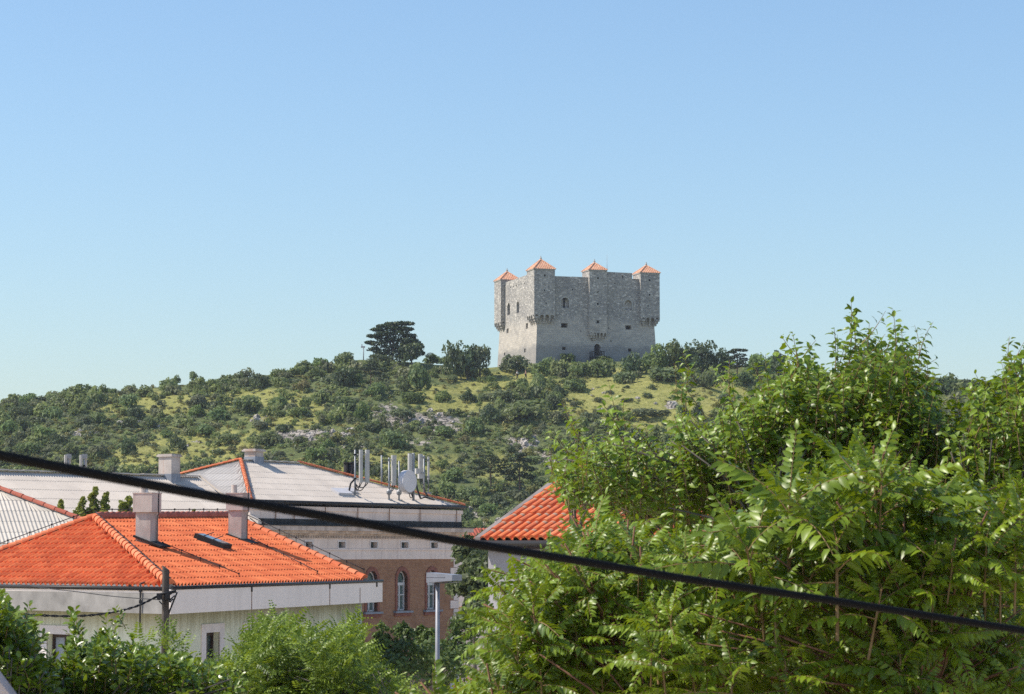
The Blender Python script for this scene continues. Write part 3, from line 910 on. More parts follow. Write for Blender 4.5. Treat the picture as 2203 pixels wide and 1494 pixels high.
def tower(u0, u1, v0, v1, wb, wt, apex, holes_f, front=True, left=True, nf=4, nl=4, right=False):
    """overhanging tower on arched corbels; box u0..u1, v0..v1, from wb to wt, tile pyramid to apex"""
    O = C0
    def P(u, v, z): return O + DF * u + DB * v + V(0, 0, z)
    mb = MB()
    ah = 0.95
    wall_holes(lambda u, z, d: P(u, v0 + d, z), u0, u1, wb + ah, wt, holes_f, mb)
    wall_holes(lambda v, z, d: P(u0 + d, v1 - (v - v0), z), v0, v1, wb + ah, wt, [], mb)
    wall_holes(lambda v, z, d: P(u1 - d, v, z), v0, v1, wb + ah, wt, [], mb)
    wall_holes(lambda u, z, d: P(u1 - (u - u0), v1 - d, z), u0, u1, wb + ah, wt, [], mb)
    mb.face([P(u0, v0, wb + ah), P(u0, v1, wb + ah), P(u1, v1, wb + ah), P(u1, v0, wb + ah)], 0, [(0, 5)] * 4)
    mb.face([P(u0, v0, wt - .05), P(u1, v0, wt - .05), P(u1, v1, wt - .05), P(u0, v1, wt - .05)], 0, [(0, 5)] * 4)
    t = mb.build('tower', M['castle'], castle)
    # corbel table: little arches between brackets
    mb = MB()
    def bays(n, f, L):
        bw = L / n
        for k in range(n):
            a = k * bw; br = bw * .26
            # bracket: three stepped blocks growing outwards
            for st in range(3):
                o0 = .04 + .22 * (2 - st)
                z0 = wb - .75 + st * .42
                sx = .04 + .22 * (2 - st)
                xa, xb = (a - br / 2, a + br / 2) if k else (sx, sx + br / 2)
                A = [f(xa, o0, z0), f(xb, o0, z0), f(xb, 1.1, z0), f(xa, 1.1, z0)]
                mb.hexa(A + [p + V(0, 0, .42) for p in A])
            if k == n - 1:
                for st in range(3):
                    o0 = .04 + .22 * (2 - st); z0 = wb - .75 + st * .42
                    sx = .04 + .22 * (2 - st)
                    A = [f(L - sx - br / 2, o0, z0), f(L - sx, o0, z0), f(L - sx, 1.1, z0), f(L - sx - br / 2, 1.1, z0)]
                    mb.hexa(A + [p + V(0, 0, .42) for p in A])
            c = a + bw / 2; r = (bw - br) / 2
            arc = [(c - r * math.cos(g), wb + .42 + min(r, .45) * math.sin(g)) for g in [math.pi * i / 8 for i in range(9)]]
            arc = [(a, wb + .42)] + arc + [(a + bw, wb + .42)]
            for p, q in zip(arc, arc[1:]):
                mb.face([f(p[0], 0, p[1]), f(q[0], 0, q[1]), f(q[0], 0, wb + ah), f(p[0], 0, wb + ah)], 0)
                mb.face([f(p[0], 0, p[1]), f(p[0], .4, p[1]), f(q[0], .4, q[1]), f(q[0], 0, q[1])], 0)
    if front: bays(nf, lambda s, o, z: P(u0 + s, v0 + o, z), u1 - u0)
    if left: bays(nl, lambda s, o, z: P(u0 + o, v0 + s, z), v1 - v0)
    if right: bays(nl, lambda s, o, z: P(u1 - o, v0 + s, z), v1 - v0)
    setuv(mb).build('corbel_table', M['castle'], t)
    # cap: tile pyramid with a small overhang
    e = .10
    c = P((u0 + u1) / 2, (v0 + v1) / 2, apex)
    k = [P(u0 - e, v0 - e, wt), P(u1 + e, v0 - e, wt), P(u1 + e, v1 + e, wt), P(u0 - e, v1 + e, wt)]
    mb = MB()
    for i in range(4):
        tile_slope(k[i], k[(i + 1) % 4], c, c, .36, 9, .05, .035, 4, mb=mb, seed=i)
    rf = mb.build('tower_roof', M['castle_tile'], t)
    mb = MB()
    for i in range(4): ridge_caps(c, k[i], .12, 10, .03, mb)
    mb.build('hip_caps', M['castle_tile'], rf)
    mb = MB()
    mb.hexa(k[:0] + [k[0] + V(0, 0, -.16), k[1] + V(0, 0, -.16), k[2] + V(0, 0, -.16), k[3] + V(0, 0, -.16), k[0] + V(0, 0, -.02), k[1] + V(0, 0, -.02), k[2] + V(0, 0, -.02), k[3] + V(0, 0, -.02)])
    mb.build('eaves', M['castle_trim'], rf)
    mb = MB()
    mb.lathe(c - V(0, 0, .1), V(0, 0, 1), [(0, .16), (.25, .13), (.3, .2), (.42, .2), (.5, .08), (.75, .06), (.8, 0)], 10)
    mb.build('finial', M['castle_trim'], rf)
    for h in holes_f:
        ring, _ = hole_poly(lambda u, z, d: P(u, v0 + d, z), h)
        b = MB(); b.face(ring); o = b.build('window', M['dark'], t)
        b = MB(); s_ = .16
        for (x0, x1, y0, y1) in ((h[0] - s_, h[0], h[2] - s_, h[3] + s_), (h[1], h[1] + s_, h[2] - s_, h[3] + s_), (h[0], h[1], h[3], h[3] + s_), (h[0], h[1], h[2] - s_, h[2])):
            b.box(P(x0, v0 - .03, y0), DF * (x1 - x0), DB * .03, V(0, 0, y1 - y0))
        b.build('frame', M['castle_trim'], o)
    return t

OV = .42
def thole(x0, y0, x1, y1): return fh(x0, y0, x1, y1, .6, False, -OV)
w_b = front_uw(760, 770, -OV)[1]; w_t = front_uw(745, 203, -OV)[1]; apx = front_uw(714, 98, 1.6)[1]
ua, ub = front_uw(635, 500, -OV)[0], front_uw(860, 400, -OV)[0]
tower(-OV, ub, -OV, 3.9, w_b, w_t, apx, [thole(735, 265, 757, 290), thole(735, 435, 750, 458), thole(752, 583, 768, 602)])
ua, ub = front_uw(1250, 500, -OV)[0], front_uw(1445, 500, -OV)[0]
wm = front_uw(1345, 965, -OV)[1]; wmt = front_uw(1345, 215, -OV)[1]; apm = front_uw(1310, 135, 1.6)[1]
tower(ua, ub, -OV, 3.6, wm, wmt, apm, [thole(1335, 298, 1357, 320), thole(1337, 455, 1352, 475), thole(1332, 588, 1355, 612), thole(1328, 785, 1362, 820)], nf=5)
ua, ub = front_uw(1828, 500, -OV)[0], CW + OV
wr = front_uw(1930, 800, -OV)[1]; wrt = front_uw(1930, 247, -OV)[1]; apr = front_uw(1893, 165, 1.6)[1]
tower(ua, ub, -OV, 3.7, wr, wrt, apr, [thole(1915, 320, 1940, 345), thole(1918, 487, 1938, 508), thole(1903, 613, 1918, 632)], right=True)
# back-left tower
wl = left_vw(235, 850, -OV)[1]; wlt = left_vw(230, 328, -OV)[1]
tower(-OV, 3.4, CL - 3.7, CL + OV, wl, wlt, wlt + 1.75, [])
# whip aerial behind the middle tower
b = MB(); p = C0 + DF * (front_uw(1447, 100, 3)[0]) + DB * 3
zt_ = front_uw(1447, 40, 3)[1]; b.tube([p + V(0, 0, WT1), p + V(0, 0, zt_ - 3), p + V(0, 0, zt_)], [.05, .04, .02], 6)
for dx in (-.5, .0, .3): b.tube([p + V(0, 0, wmt + .6 + dx * .2) - DF * .7, p + V(0, 0, wmt + .6 + dx * .2) + DF * .1], .05, 5)
b.build('aerial', M['steel'], castle)

# ------------------------------------------------------------------ orange roofed house
GZ0 = -10.3
E0 = pt(365, 1262, 62.0)
ANG_R, ANG_L = math.radians(16), math.radians(-46)
dR = V(math.sin(ANG_R), math.cos(ANG_R), 0); nR = V(math.cos(ANG_R), -math.sin(ANG_R), 0)
dL = V(math.sin(ANG_L), math.cos(ANG_L), 0); nL = V(-math.cos(ANG_L), math.sin(ANG_L) , 0)
nL = V(-math.cos(ANG_L), math.sin(ANG_L), 0)
def along(p0, d, px):      # point on the horizontal line p0 + t d seen in column px
    k = (px - 1101.5) / F
    # solve X = k * zc with zc = Y CP + Z SP
    t = (k * (p0.y * CP + p0.z * SP) - p0.x) / (d.x - k * d.y * CP)
    return p0 + d * t
E2 = along(E0, dR, 783)
EL = E0 + dL * 11.0
P1 = pt(205, 1117, 70.1); P2 = pt(497, 1114, 79.0)
house = thing('tiled_house', V(E0.x - 3, E0.y + 8, GZ0), 'pale green house with new orange clay tile roof, two pinkish chimneys and white fascia', 'house')
mb = tile_slope(E0, E2, P2, P1, .215, 13, .07, .022, 7, shape='S', ragged=.004)
roof = mb.build('roof', M['tile'], house)
# left slope: eave runs right to left, so swap
BL = EL
Pfar = P1 + dL * 0.0
mb = tile_slope(E0, EL, P1, P1, .215, 14, .085, .03, 7, shape='S', ragged=.004)
mb.build('roof', M['tile'], house)
# back slopes closing the roof
BR = E2 + dR * 0 - nR * 11.5
mb = MB()
mb.face([E2, BR, P2]); mb.face([EL, P1, P2, BR]);
mb.build('roof', M['tile_weathered'], house)
# hips and ridge
def lifted(p, z=.03): return p + V(0, 0, z)
for (a, b_, n, r, mt) in ((P1, E0, 25, .115, 'ridge'), (P1, EL, 27, .115, 'ridge'), (P2, E2, 17, .11, 'ridge'), (P1, P2, 26, .125, 'ridge_dull')):
    o = ridge_caps(lifted(a), lifted(b_), r, n, .03, seed=n).build('ridge_cap', M[mt], roof)
    bed = MB(); bed.tube([lifted(a, .0), lifted(b_, .0)], .10, 6); bed.build('mortar_bed', M['mortar'], roof)
# fascia (overhang box)
fo = .05
cornerF = E0 + V(0, 0, -.06)
FH = .60
FLc = E0 + dL * 11.2
FRc = along(V(E0.x, E0.y, E0.z), dR, 815)
def slab(mb, a, b, nrm, th, z0, z1, m=0):
    A, B = V(a.x, a.y, z0), V(b.x, b.y, z0)
    mb.hexa([A, B, B + nrm * -th, A + nrm * -th, A + V(0, 0, z1 - z0), B + V(0, 0, z1 - z0), B + nrm * -th + V(0, 0, z1 - z0), A + nrm * -th + V(0, 0, z1 - z0)], m)
zt = E0.z - .07
off = .12
cr = E0 + nR * off; crr = FRc + nR * off
cl = E0 + nL * off; cll = FLc + nL * off
# meeting corner
def isect(p, d, q, e):
    det = d.x * (-e.y) + e.x * d.y
    t = ((q.x - p.x) * (-e.y) + e.x * (q.y - p.y)) / det
    return p + d * t
corner = isect(cr, dR, cl, dL)
mb = MB(); slab(mb, V(corner.x, corner.y, 0), crr, nR, .12, zt - FH, zt); fas = mb.build('fascia', M['fascia'], house)
mb = MB(); slab(mb, V(corner.x, corner.y, 0) + dL * .12, cll, nL, .12, zt - FH, zt - .1); 
fas2 = mb.build('fascia', M['concrete'], house); fas2['label'] = 'bare grey concrete fascia on the left side'
mb = MB(); slab(mb, V(corner.x, corner.y, 0) + dL * .12, cll, nL, .16, zt - .1, zt - .03); mb.build('coping', M['fascia'], fas2)
# soffit
mb = MB()
wallC = E0 - nR * .75 - nL * .75
wc = isect(E0 - nR * .7, dR, E0 - nL * .55, dL)
wr_ = along(V(wc.x, wc.y, wc.z), dR, 779)
wl_ = E0 - nL * .55 + dL * 11
zs = zt - FH + .03
mb.face([V(corner.x, corner.y, zs), V(crr.x, crr.y, zs), V(wr_.x, wr_.y, zs), V(wc.x, wc.y, zs)])
mb.face([V(corner.x, corner.y, zs + .002), V(wc.x, wc.y, zs + .002), V(wl_.x, wl_.y, zs + .002), V(cll.x, cll.y, zs + .002)])
mb.build('soffit', M['concrete'], house)
# gutter line
mb = MB(); mb.tube([V(corner.x, corner.y, zt + .03) + dR * .05, V(crr.x, crr.y, zt + .03)], .045, 8)
for px_ in (541, 709, 810):
    q = along(V(cr.x, cr.y, zt), dR, px_)
    mb.tube([q + V(0, 0, .02), q + V(0, 0, -.14)], .035, 6)
mb.build('gutter', M['gutter'], house)
for px_ in (541, 709, 774):
    mb = MB(); q = along(V(cr.x, cr.y, zt), dR, px_) + nR * .003
    mb.box(q - V(0, 0, FH), dR * .045, nR * .002, V(0, 0, FH - .15))
    mb.build('rust_streak', M['rust'], fas)
mb = MB(); mb.tube([V(corner.x, corner.y, zt + .01) + dL * .15 + nL * .02, V(cll.x, cll.y, zt + .01)], .05, 8); mb.build('gutter', M['gutter'], house)
# walls with windows
def mapper(p0, d, n):
    return lambda u, z, dep: V(p0.x, p0.y, 0) + d * u - n * dep + V(0, 0, z)
Lr = (wr_ - wc).dot(dR)
mpR = mapper(wc, dR, nR)
def plane_uz(px, py, p0, d, n):
    q = on_plane(px, py, V(p0.x, p0.y, 0), n)
    return (q - V(p0.x, p0.y, 0)).dot(d), q.z
def hr(x0, y0, x1, y1, p0, d, n, dep, arch=False):
    a, t = plane_uz(x0, y0, p0, d, n); b, c = plane_uz(x1, y1, p0, d, n)
    return (min(a, b), max(a, b), min(c, t), max(c, t), dep, arch)
hs = [hr(442, 1362, 471, 1420, wc, dR, nR, .22), hr(531, 1357, 560, 1420, wc, dR, nR, .22)]
hs = [(h[0], h[1], h[2] - .4, h[3], h[4]) for h in hs]
mb = wall_holes(mpR, 0, Lr, GZ0, zs + .02, hs)
# left wall: along goes right to left
mpL = lambda u, z, dep: V(wc.x, wc.y, 0) + dL * u - nL * dep + V(0, 0, z)
hl = [hr(102, 1364, 158, 1420, wc, dL, nL, .22)]
hl = [(h[0], h[1], h[2] - .5, h[3], h[4]) for h in hl]
wall_holes(mpL, 0, 11, GZ0, zs + .02, hl, mb)
# right end and back
eR = wc + dR * Lr; eB = eR - nR * 9.8
mb.face([V(eR.x, eR.y, GZ0), V(eB.x, eB.y, GZ0), V(eB.x, eB.y, zs), V(eR.x, eR.y, zs)])
eL = wc + dL * 11
mb.face([V(eB.x, eB.y, GZ0), V(eL.x, eL.y, GZ0), V(eL.x, eL.y, zs), V(eB.x, eB.y, zs)])
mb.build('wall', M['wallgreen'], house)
def house_window(mpf, h, s_, frame_m, pane_m, parent):
    b = MB(); ring, _ = hole_poly(mpf, h, 0.0); b.face(ring); o = b.build('window', pane_m, parent)
    b = MB()
    t_ = .30
    def bx(x0, x1, y0, y1, d0, d1):
        P = [mpf(x0, y0, d0), mpf(x1, y0, d0), mpf(x1, y0, d1), mpf(x0, y0, d1)]
        b.hexa(P + [p + V(0, 0, y1 - y0) for p in P])
    for (x0, x1, y0, y1) in ((h[0] - t_, h[0], h[2] - t_, h[3] + t_ * .75), (h[1], h[1] + t_, h[2] - t_, h[3] + t_ * .75), (h[0], h[1], h[3], h[3] + t_ * .75), (h[0], h[1], h[2] - t_, h[2])):
        bx(x0, x1, y0, y1, -.03, .02)
    b.build('surround', M['winframe'], o)
    b = MB()
    for (x0, x1, y0, y1) in ((h[0], h[0] + .07, h[2], h[3]), (h[1] - .07, h[1], h[2], h[3]), (h[0] + .07, h[1] - .07, h[3] - .09, h[3]), ((h[0] + h[1]) / 2 - .04, (h[0] + h[1]) / 2 + .04, h[2], h[3] - .09)):
        bx(x0, x1, y0, y1, h[4] - .06, h[4] - .002)
    b.build('frame', M['wood'], o)
    return o
for h in hs: house_window(mpR, h, 1, None, M['glass'], house)
for h in hl: house_window(mpL, h, 1, None, M['blind'], house)

def roof_pt(px, py):      # point on the right slope's mean plane
    n = (E2 - E0).cross(((P1 + P2) / 2) - E0).normalized()
    return on_plane(px, py, E0, n)
def house_chimney(xl, xr, yb, yt, ycap, capx, name_lab):
    p = roof_pt((xl + xr) / 2, yb)
    D = p.y; s_ = D / F
    wv = (xr - xl) * s_
    # plan axes follow the house
    a = wv * .80; bdep = wv * .95
    zt_ = pt(330, yt, D).z; zc_ = pt(330, ycap, D).z
    zb = p.z - .6
    rz = math.atan2(dR.y, dR.x)
    ctr = p + V(0, .35, 0)
    ch = MB(); ch.cbox(V(ctr.x, ctr.y, zb), bdep, a, zc_ - zb, rz); o = ch.build('chimney', M['chimney'], house)
    k = capx
    ch = MB(); ch.cbox(V(ctr.x, ctr.y, zc_), bdep + k, a + k, zt_ - zc_, rz); 
    ch.cbox(V(ctr.x, ctr.y, zt_), bdep + k + .03, a + k + .03, .025, rz); o2 = ch.build('cap', M['chimney_cap'], o)
    ch = MB(); ch.lathe(V(ctr.x - .12, ctr.y, zt_), V(0, 0, 1), [(0, .085), (.26, .085), (.26, .06), (.05, .06)], 12); ch.build('flue', M['chimney_cap'], o)
    # bitumen skirt on the roof around the foot, longer on the downhill side
    n = (E2 - E0).cross(((P1 + P2) / 2) - E0).normalized()
    if n.z < 0: n = -n
    dn = (nR - n * nR.dot(n)).normalized(); al = dR
    base = p + V(0, .35, 0); base = base - n * ((base - E0).dot(n)) + n * .075
    ch = MB(); ch.box(base - al * (bdep / 2 + .09) - dn * (a / 2 + .1), al * (bdep + .18), dn * (a + .42), n * .05); ch.build('flashing', M['bitumen'], o)
    # lightning conductor down the side
    q = ctr + nR * (a / 2 + k / 2 + .02) + dR * .1
    ch = MB(); ch.tube([V(q.x, q.y, zt_ + .22), V(q.x, q.y, zc_ - .05), V(q.x, q.y, zc_ - .1) - nR * (k / 2 - .02), V(q.x, q.y, p.z + .05) - nR * (k / 2 - .02)], .014, 5); ch.build('conductor', M['iron'], o)
    return o
house_chimney(290, 333, 1172, 1062, 1102, .12, '')
house_chimney(490, 528, 1166, 1062, 1098, .11, '')
# skylight
p = roof_pt(455, 1174)
n = (E2 - E0).cross(((P1 + P2) / 2) - E0).normalized(); n = n if n.z > 0 else -n
dn = (nR - n * nR.dot(n)).normalized()
mb = MB(); sl, sw = .95, .62
o_ = p - dn * sl / 2 - dR * sw / 2 + n * .03
mb.box(o_, dn * sl, dR * sw, n * .17); sk = mb.build('skylight', M['bitumen'], house)
mb = MB(); mb.box(o_ + n * .172 + dn * .07 + dR * .07, dn * (sl - .14), dR * (sw - .14), n * .012); mb.build('pane', M['glass_sky'], sk)
mb = MB()
for s_ in (.3, .62): mb.tube([o_ + n * .19 + dn * sl * s_, o_ + n * .3 + dn * sl * s_ + dR * sw, ], .014, 5)
mb.build('stay', M['iron'], sk)
# lightning conductor wires on posts
def cond(a, b_, nposts, h=.16, r=.013, sagv=.0, parent=house):
    mb = MB()
    pts = []
    for i in range(nposts + 1):
        q = a.lerp(b_, i / nposts)
        pts.append(q + V(0, 0, h))
        if 0 < i < nposts or True: mb.tube([q, q + V(0, 0, h + .02)], r * .8, 5)
    mb.tube(pts, r, 6)
    for q in pts: mb.cbox(q - V(0, 0, .02), .04, .04, .05)
    return mb.build('conductor', M['iron'], parent)
cond(P1 + V(0, 0, .12), EL + V(0, 0, .12), 8)
cond(P2 + V(0, 0, .12), E2 + V(0, 0, .12), 8, .2)
cond(P1 + V(0, 0, .14), P2 + V(0, 0, .14), 9, .12)
cond(P1 + V(0, 0, .1), E0 + V(0, 0, .1), 12, .1)
cond(roof_pt(350, 1180) + V(0, 0, .05), roof_pt(514, 1247) + V(0, 0, .05), 4, .1)
cond(roof_pt(540, 1168) + V(0, 0, .05), roof_pt(683, 1241) + V(0, 0, .05), 4, .1)
# downpipe at left fascia
q = E0 + dL * .95 + nL * .16
mb = MB(); mb.tube([q + V(0, 0, .12) - nL * .25, q + V(0, 0, .06), q + V(0, 0, -.12), q + V(0, 0, -1.0)], .022, 6); mb.cbox(q + V(0, 0, -.42), .06, .06, .07); mb.cbox(q + V(0, 0, -.14), .07, .07, .08)
mb.build('conductor', M['iron'], house)

# ------------------------------------------------------------------ near grey corrugated roof, left edge
A1 = pt(0, 1055, 95.0)
e_ = V(.94, .34, 0); dwn = V(.34, -.94, 0)
A0 = A1 - e_ * 9
B1 = pt(170, 1120, 93.6)
grey = thing('grey_roofed_house', V(A1.x - 3, A1.y, GZ0), 'house at the left edge with cream corrugated roof and dull red ridge tiles', 'house')
drop = (A1.z - B1.z); dist = (B1 - A1).dot(dwn); tanp = drop / max(.1, dist)
hipd = (B1 - A1) / dist
lowR = A1 + hipd * 4.2
lowL = A0 + dwn * 4.2 - V(0, 0, tanp * 4.2) - e_ * 2
mb = tile_slope(lowL, lowR, A1, A0, .15, 5, .018, .008, 4, shape='W')
r_ = mb.build('roof', M['sheet_near'], grey)
back = A1 + e_ * .9 - dwn * 3.4 + V(0, 0, -tanp * 3.4)
mb = MB(); mb.face([lowR, lowR - dwn * 8, A1]); mb.face([lowR - dwn * 8, lowL - dwn * 8, A0, A1]); mb.build('roof', M['sheet_grey'], grey)
ridge_caps(A1 + V(0, 0, .04), B1 + hipd * .6 + V(0, 0, .04), .11, 9, .02, bump_r=1.12).build('ridge_cap', M['ridge_dull'], r_)
ridge_caps(A0 + V(0, 0, .04), A1 + V(0, 0, .04), .11, 22, .02, bump_r=1.12).build('ridge_cap', M['ridge_dull'], r_)
mb = MB(); z_ = lowR.z - .1
q = [lowL - dwn * .4, lowR - dwn * .4 - e_ * .4, lowR - dwn * 7.6 - e_ * .4, lowL - dwn * 7.6]
mb.hexa([V(p.x, p.y, GZ0) for p in q] + [V(p.x, p.y, z_) for p in q]); mb.build('wall', M['plaster'], grey)

# ------------------------------------------------------------------ brick building with the antenna roof
AF = math.radians(31)
d2 = V(math.sin(AF), math.cos(AF), 0); n2 = V(math.cos(AF), -math.sin(AF), 0); b2 = -n2
FL = V(pt(537, 1080, 146).x, 146, 0)
FR = along(FL, d2, 985)
LF = (FR - FL).dot(d2)
brick = thing('brick_building', V(FL.x + 3, FL.y + 12, GZ0), 'ochre brick building with arched windows, plaster frieze and grey hipped sheet roof', 'building')
mpF = lambda u, z, dep: FL + d2 * u - n2 * dep + V(0, 0, z)
def fu(px, py, off=0.0):
    q = on_plane(px, py, FL + n2 * off, n2)
    return (q - FL).dot(d2), q.z
Zl = {k: fu(865, y)[1] for k, y in dict(eave=1087, par=1095, parb=1122, ledge=1134, corn=1150, dent=1159, fri=1183, fri2=1203.5).items()}
arches = []
for x0, x1 in ((788.5, 811), (854, 876), (918, 940)):
    a, _ = fu(x0, 1300); b, _ = fu(x1, 1300)
    arches.append((a, b, fu(865, 1314)[1], fu(865, 1228)[1], .32, True))
sp_ = arches[1][0] - arches[0][0]
wd_ = arches[1][1] - arches[1][0]
for k in (1, 2, 3): arches.append((arches[0][0] - sp_ * k, arches[0][0] - sp_ * k + wd_, arches[0][2], arches[0][3], .32, True))
attic = []
for x0 in (655, 726, 795, 861.6, 925.2):
    a, t = fu(x0, 1167); b, c = fu(x0 + 14.5, 1179)
    attic.append((a, b, fu(865, 1179.5)[1], fu(865, 1167)[1], .28))
mb = wall_holes(mpF, 0, LF, GZ0, Zl['fri2'], arches)
W2 = 13.0
cB = [FL, FR, FR + b2 * W2, FL + b2 * W2]
for i in (1, 2, 3):
    p, q = cB[i], cB[(i + 1) % 4]; L_ = (q - p).length
    mb.face([V(p.x, p.y, GZ0), V(q.x, q.y, GZ0), V(q.x, q.y, Zl['fri2']), V(p.x, p.y, Zl['fri2'])], 0, [(0, 0), (L_, 0), (L_, 10), (0, 10)])
mb.build('wall', M['brick'], brick)
def band(mb, out, z0, z1, ext=None, m=0):
    """a ring of wall round the building, standing out by `out`"""
    c = [FL - d2 * out + n2 * out, FR + d2 * out + n2 * out, FR + d2 * out + b2 * (W2 + out), FL - d2 * out + b2 * (W2 + out)]
    mb.hexa([V(p.x, p.y, z0) for p in c] + [V(p.x, p.y, z1) for p in c], m)
# frieze with attic windows
mpF2 = lambda u, z, dep: FL + n2 * .06 + d2 * u - n2 * dep + V(0, 0, z)
mb = wall_holes(mpF2, -.06, LF + .06, Zl['fri2'], Zl['dent'], attic)
for i in (1, 2, 3):
    c = [FL - d2 * .06 + n2 * .06, FR + d2 * .06 + n2 * .06, FR + d2 * .06 + b2 * W2, FL - d2 * .06 + b2 * W2]
    p, q = c[i], c[(i + 1) % 4]
    mb.face([V(p.x, p.y, Zl['fri2']), V(q.x, q.y, Zl['fri2']), V(q.x, q.y, Zl['dent']), V(p.x, p.y, Zl['dent'])])
mb.face([mpF2(-.06, Zl['fri2'], 0), mpF2(-.06, Zl['fri2'], .2), mpF2(LF + .06, Zl['fri2'], .2), mpF2(LF + .06, Zl['fri2'], 0)])
mb.build('frieze', M['plaster'], brick)
mb = MB(); band(mb, .12, Zl['fri'] - .05, Zl['fri'] + .05); mb.build('string_course', M['plaster'], brick)
mb = MB()
h_ = Zl['corn'] - Zl['dent']
band(mb, .22, Zl['corn'] - .12, Zl['corn'] + .0)
band(mb, .5, Zl['corn'] + .0, Zl['corn'] + .16)
band(mb, .75, Zl['corn'] + .16, Zl['ledge'] - .04)
mb.build('cornice', M['cornice'], brick)
mb = MB()
nd = int(LF / .17)
for i in range(nd):
    p = FL + d2 * (i * LF / nd) + n2 * .06
    mb.box(V(p.x, p.y, Zl['dent'] - .02), d2 * .09, n2 * .12, V(0, 0, h_ - .1))
mb.build('dentil', M['cornice'], brick)
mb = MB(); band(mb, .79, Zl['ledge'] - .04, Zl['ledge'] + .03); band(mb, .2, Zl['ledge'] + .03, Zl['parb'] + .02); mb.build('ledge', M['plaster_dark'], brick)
mb = MB(); band(mb, .16, Zl['parb'] + .02, Zl['par'] - .26); band(mb, .24, Zl['par'] - .26, Zl['par'] - .02); par = mb.build('parapet', M['plaster'], brick)
mb = MB()
for x0 in (585, 625, 692, 762, 830, 896, 975):
    u_, _ = fu(x0, 1105)
    p = FL + d2 * u_ + n2 * .245
    mb.box(V(p.x, p.y, Zl['parb'] + .0), d2 * .07, n2 * .015, V(0, 0, Zl['par'] - Zl['parb'] - .03))
mb.build('joint', M['rust'], par)
# windows
for h in arches:
    b = MB(); ring, _ = hole_poly(mpF, h); b.face(ring); o = b.build('window', M['glass_green'], brick)
    # red brick surround
    b = MB(); ro, _ = hole_poly(mpF, (h[0] - .22, h[1] + .22, h[2], h[3] + .26, 0, True), depth=-.05); ri, _ = hole_poly(mpF, h, depth=-.05)
    rb, _ = hole_poly(mpF, h, depth=.3); rob, _ = hole_poly(mpF, (h[0] - .22, h[1] + .22, h[2], h[3] + .26, 0, True), depth=.0)
    for i in range(1, len(ro)):
        j = (i + 1) % len(ro)
        b.face([ro[i], ro[j], ri[j], ri[i]]); b.face([ri[i], ri[j], rb[j], rb[i]]); b.face([rob[i], rob[j], ro[j], ro[i]])
    b.build('surround', M['redbrick'], o)
    b = MB()
    wv = h[1] - h[0]
    def bx(x0, x1, y0, y1, d0=.22, d1=.31):
        P = [mpF(x0, y0, d0), mpF(x1, y0, d0), mpF(x1, y0, d1), mpF(x0, y0, d1)]
        b.hexa(P + [p + V(0, 0, y1 - y0) for p in P])
    zi = h[3] - wv * .72
    bx(h[0], h[0] + .1, h[2], h[3] - wv * .5); bx(h[1] - .1, h[1], h[2], h[3] - wv * .5)
    bx(h[0], h[1], zi - .09, zi + .09, .2); bx((h[0] + h[1]) / 2 - .06, (h[0] + h[1]) / 2 + .06, h[2], zi - .09)
    bx(h[0] + .1, h[1] - .1, h[2] + .95, h[2] + 1.02); bx(h[0] + .1, h[1] - .1, h[2], h[2] + .1)
    r_o, _ = hole_poly(mpF, h, 0, .22); r_i, _ = hole_poly(mpF, h, .1, .22)
    for i in range(2, len(r_o) - 1): b.face([r_o[i], r_o[i + 1], r_i[i + 1], r_i[i]])
    b.build('frame', M['whitewood'], o)
    b = MB(); P = [mpF(h[0] - .4, h[2] - .14, -.22), mpF(h[1] + .4, h[2] - .14, -.22), mpF(h[1] + .4, h[2] - .14, .2), mpF(h[0] - .4, h[2] - .14, .2)]
    b.hexa(P + [p + V(0, 0, .12) for p in P]); b.build('sill', M['lead'], o)
    b = MB(); P = [mpF(h[0] - .36, h[2] - .34, -.1), mpF(h[1] + .36, h[2] - .34, -.1), mpF(h[1] + .36, h[2] - .34, -.002), mpF(h[0] - .36, h[2] - .34, -.002)]
    b.hexa(P + [p + V(0, 0, .195) for p in P]); b.build('sill_course', M['redbrick'], o)
for h in attic:
    b = MB(); ring, _ = hole_poly(mpF2, h); b.face(ring); o = b.build('window', M['glass'], brick)
    b = MB()
    for (x0, x1, y0, y1) in ((h[0] - .1, h[0], h[2] - .1, h[3] + .1), (h[1], h[1] + .1, h[2] - .1, h[3] + .1), (h[0], h[1], h[3], h[3] + .1), (h[0], h[1], h[2] - .1, h[2])):
        P = [mpF2(x0, y0, -.03), mpF2(x1, y0, -.03), mpF2(x1, y0, -.002), mpF2(x0, y0, -.002)]
        b.hexa(P + [p + V(0, 0, y1 - y0) for p in P])
    b.build('surround', M['winframe'], o)
    b = MB(); c = (h[0] + h[1]) / 2
    P = [mpF2(c - .03, h[2], .2), mpF2(c + .03, h[2], .2), mpF2(c + .03, h[2], .27), mpF2(c - .03, h[2], .27)]
    b.hexa(P + [p + V(0, 0, h[3] - h[2]) for p in P]); b.build('frame', M['wood'], o)
# quoins
k = 0; z = Zl['fri2'] - .02
while z > -9.6:
    ln = .95 if k % 2 else .55
    b = MB(); P = FR - d2 * ln + n2 * .0
    b.box(V(P.x, P.y, z - .52), d2 * (ln + .06), n2 * .06, V(0, 0, .5)); b.build('quoin', M['plaster'], brick)
    z -= .53; k += 1
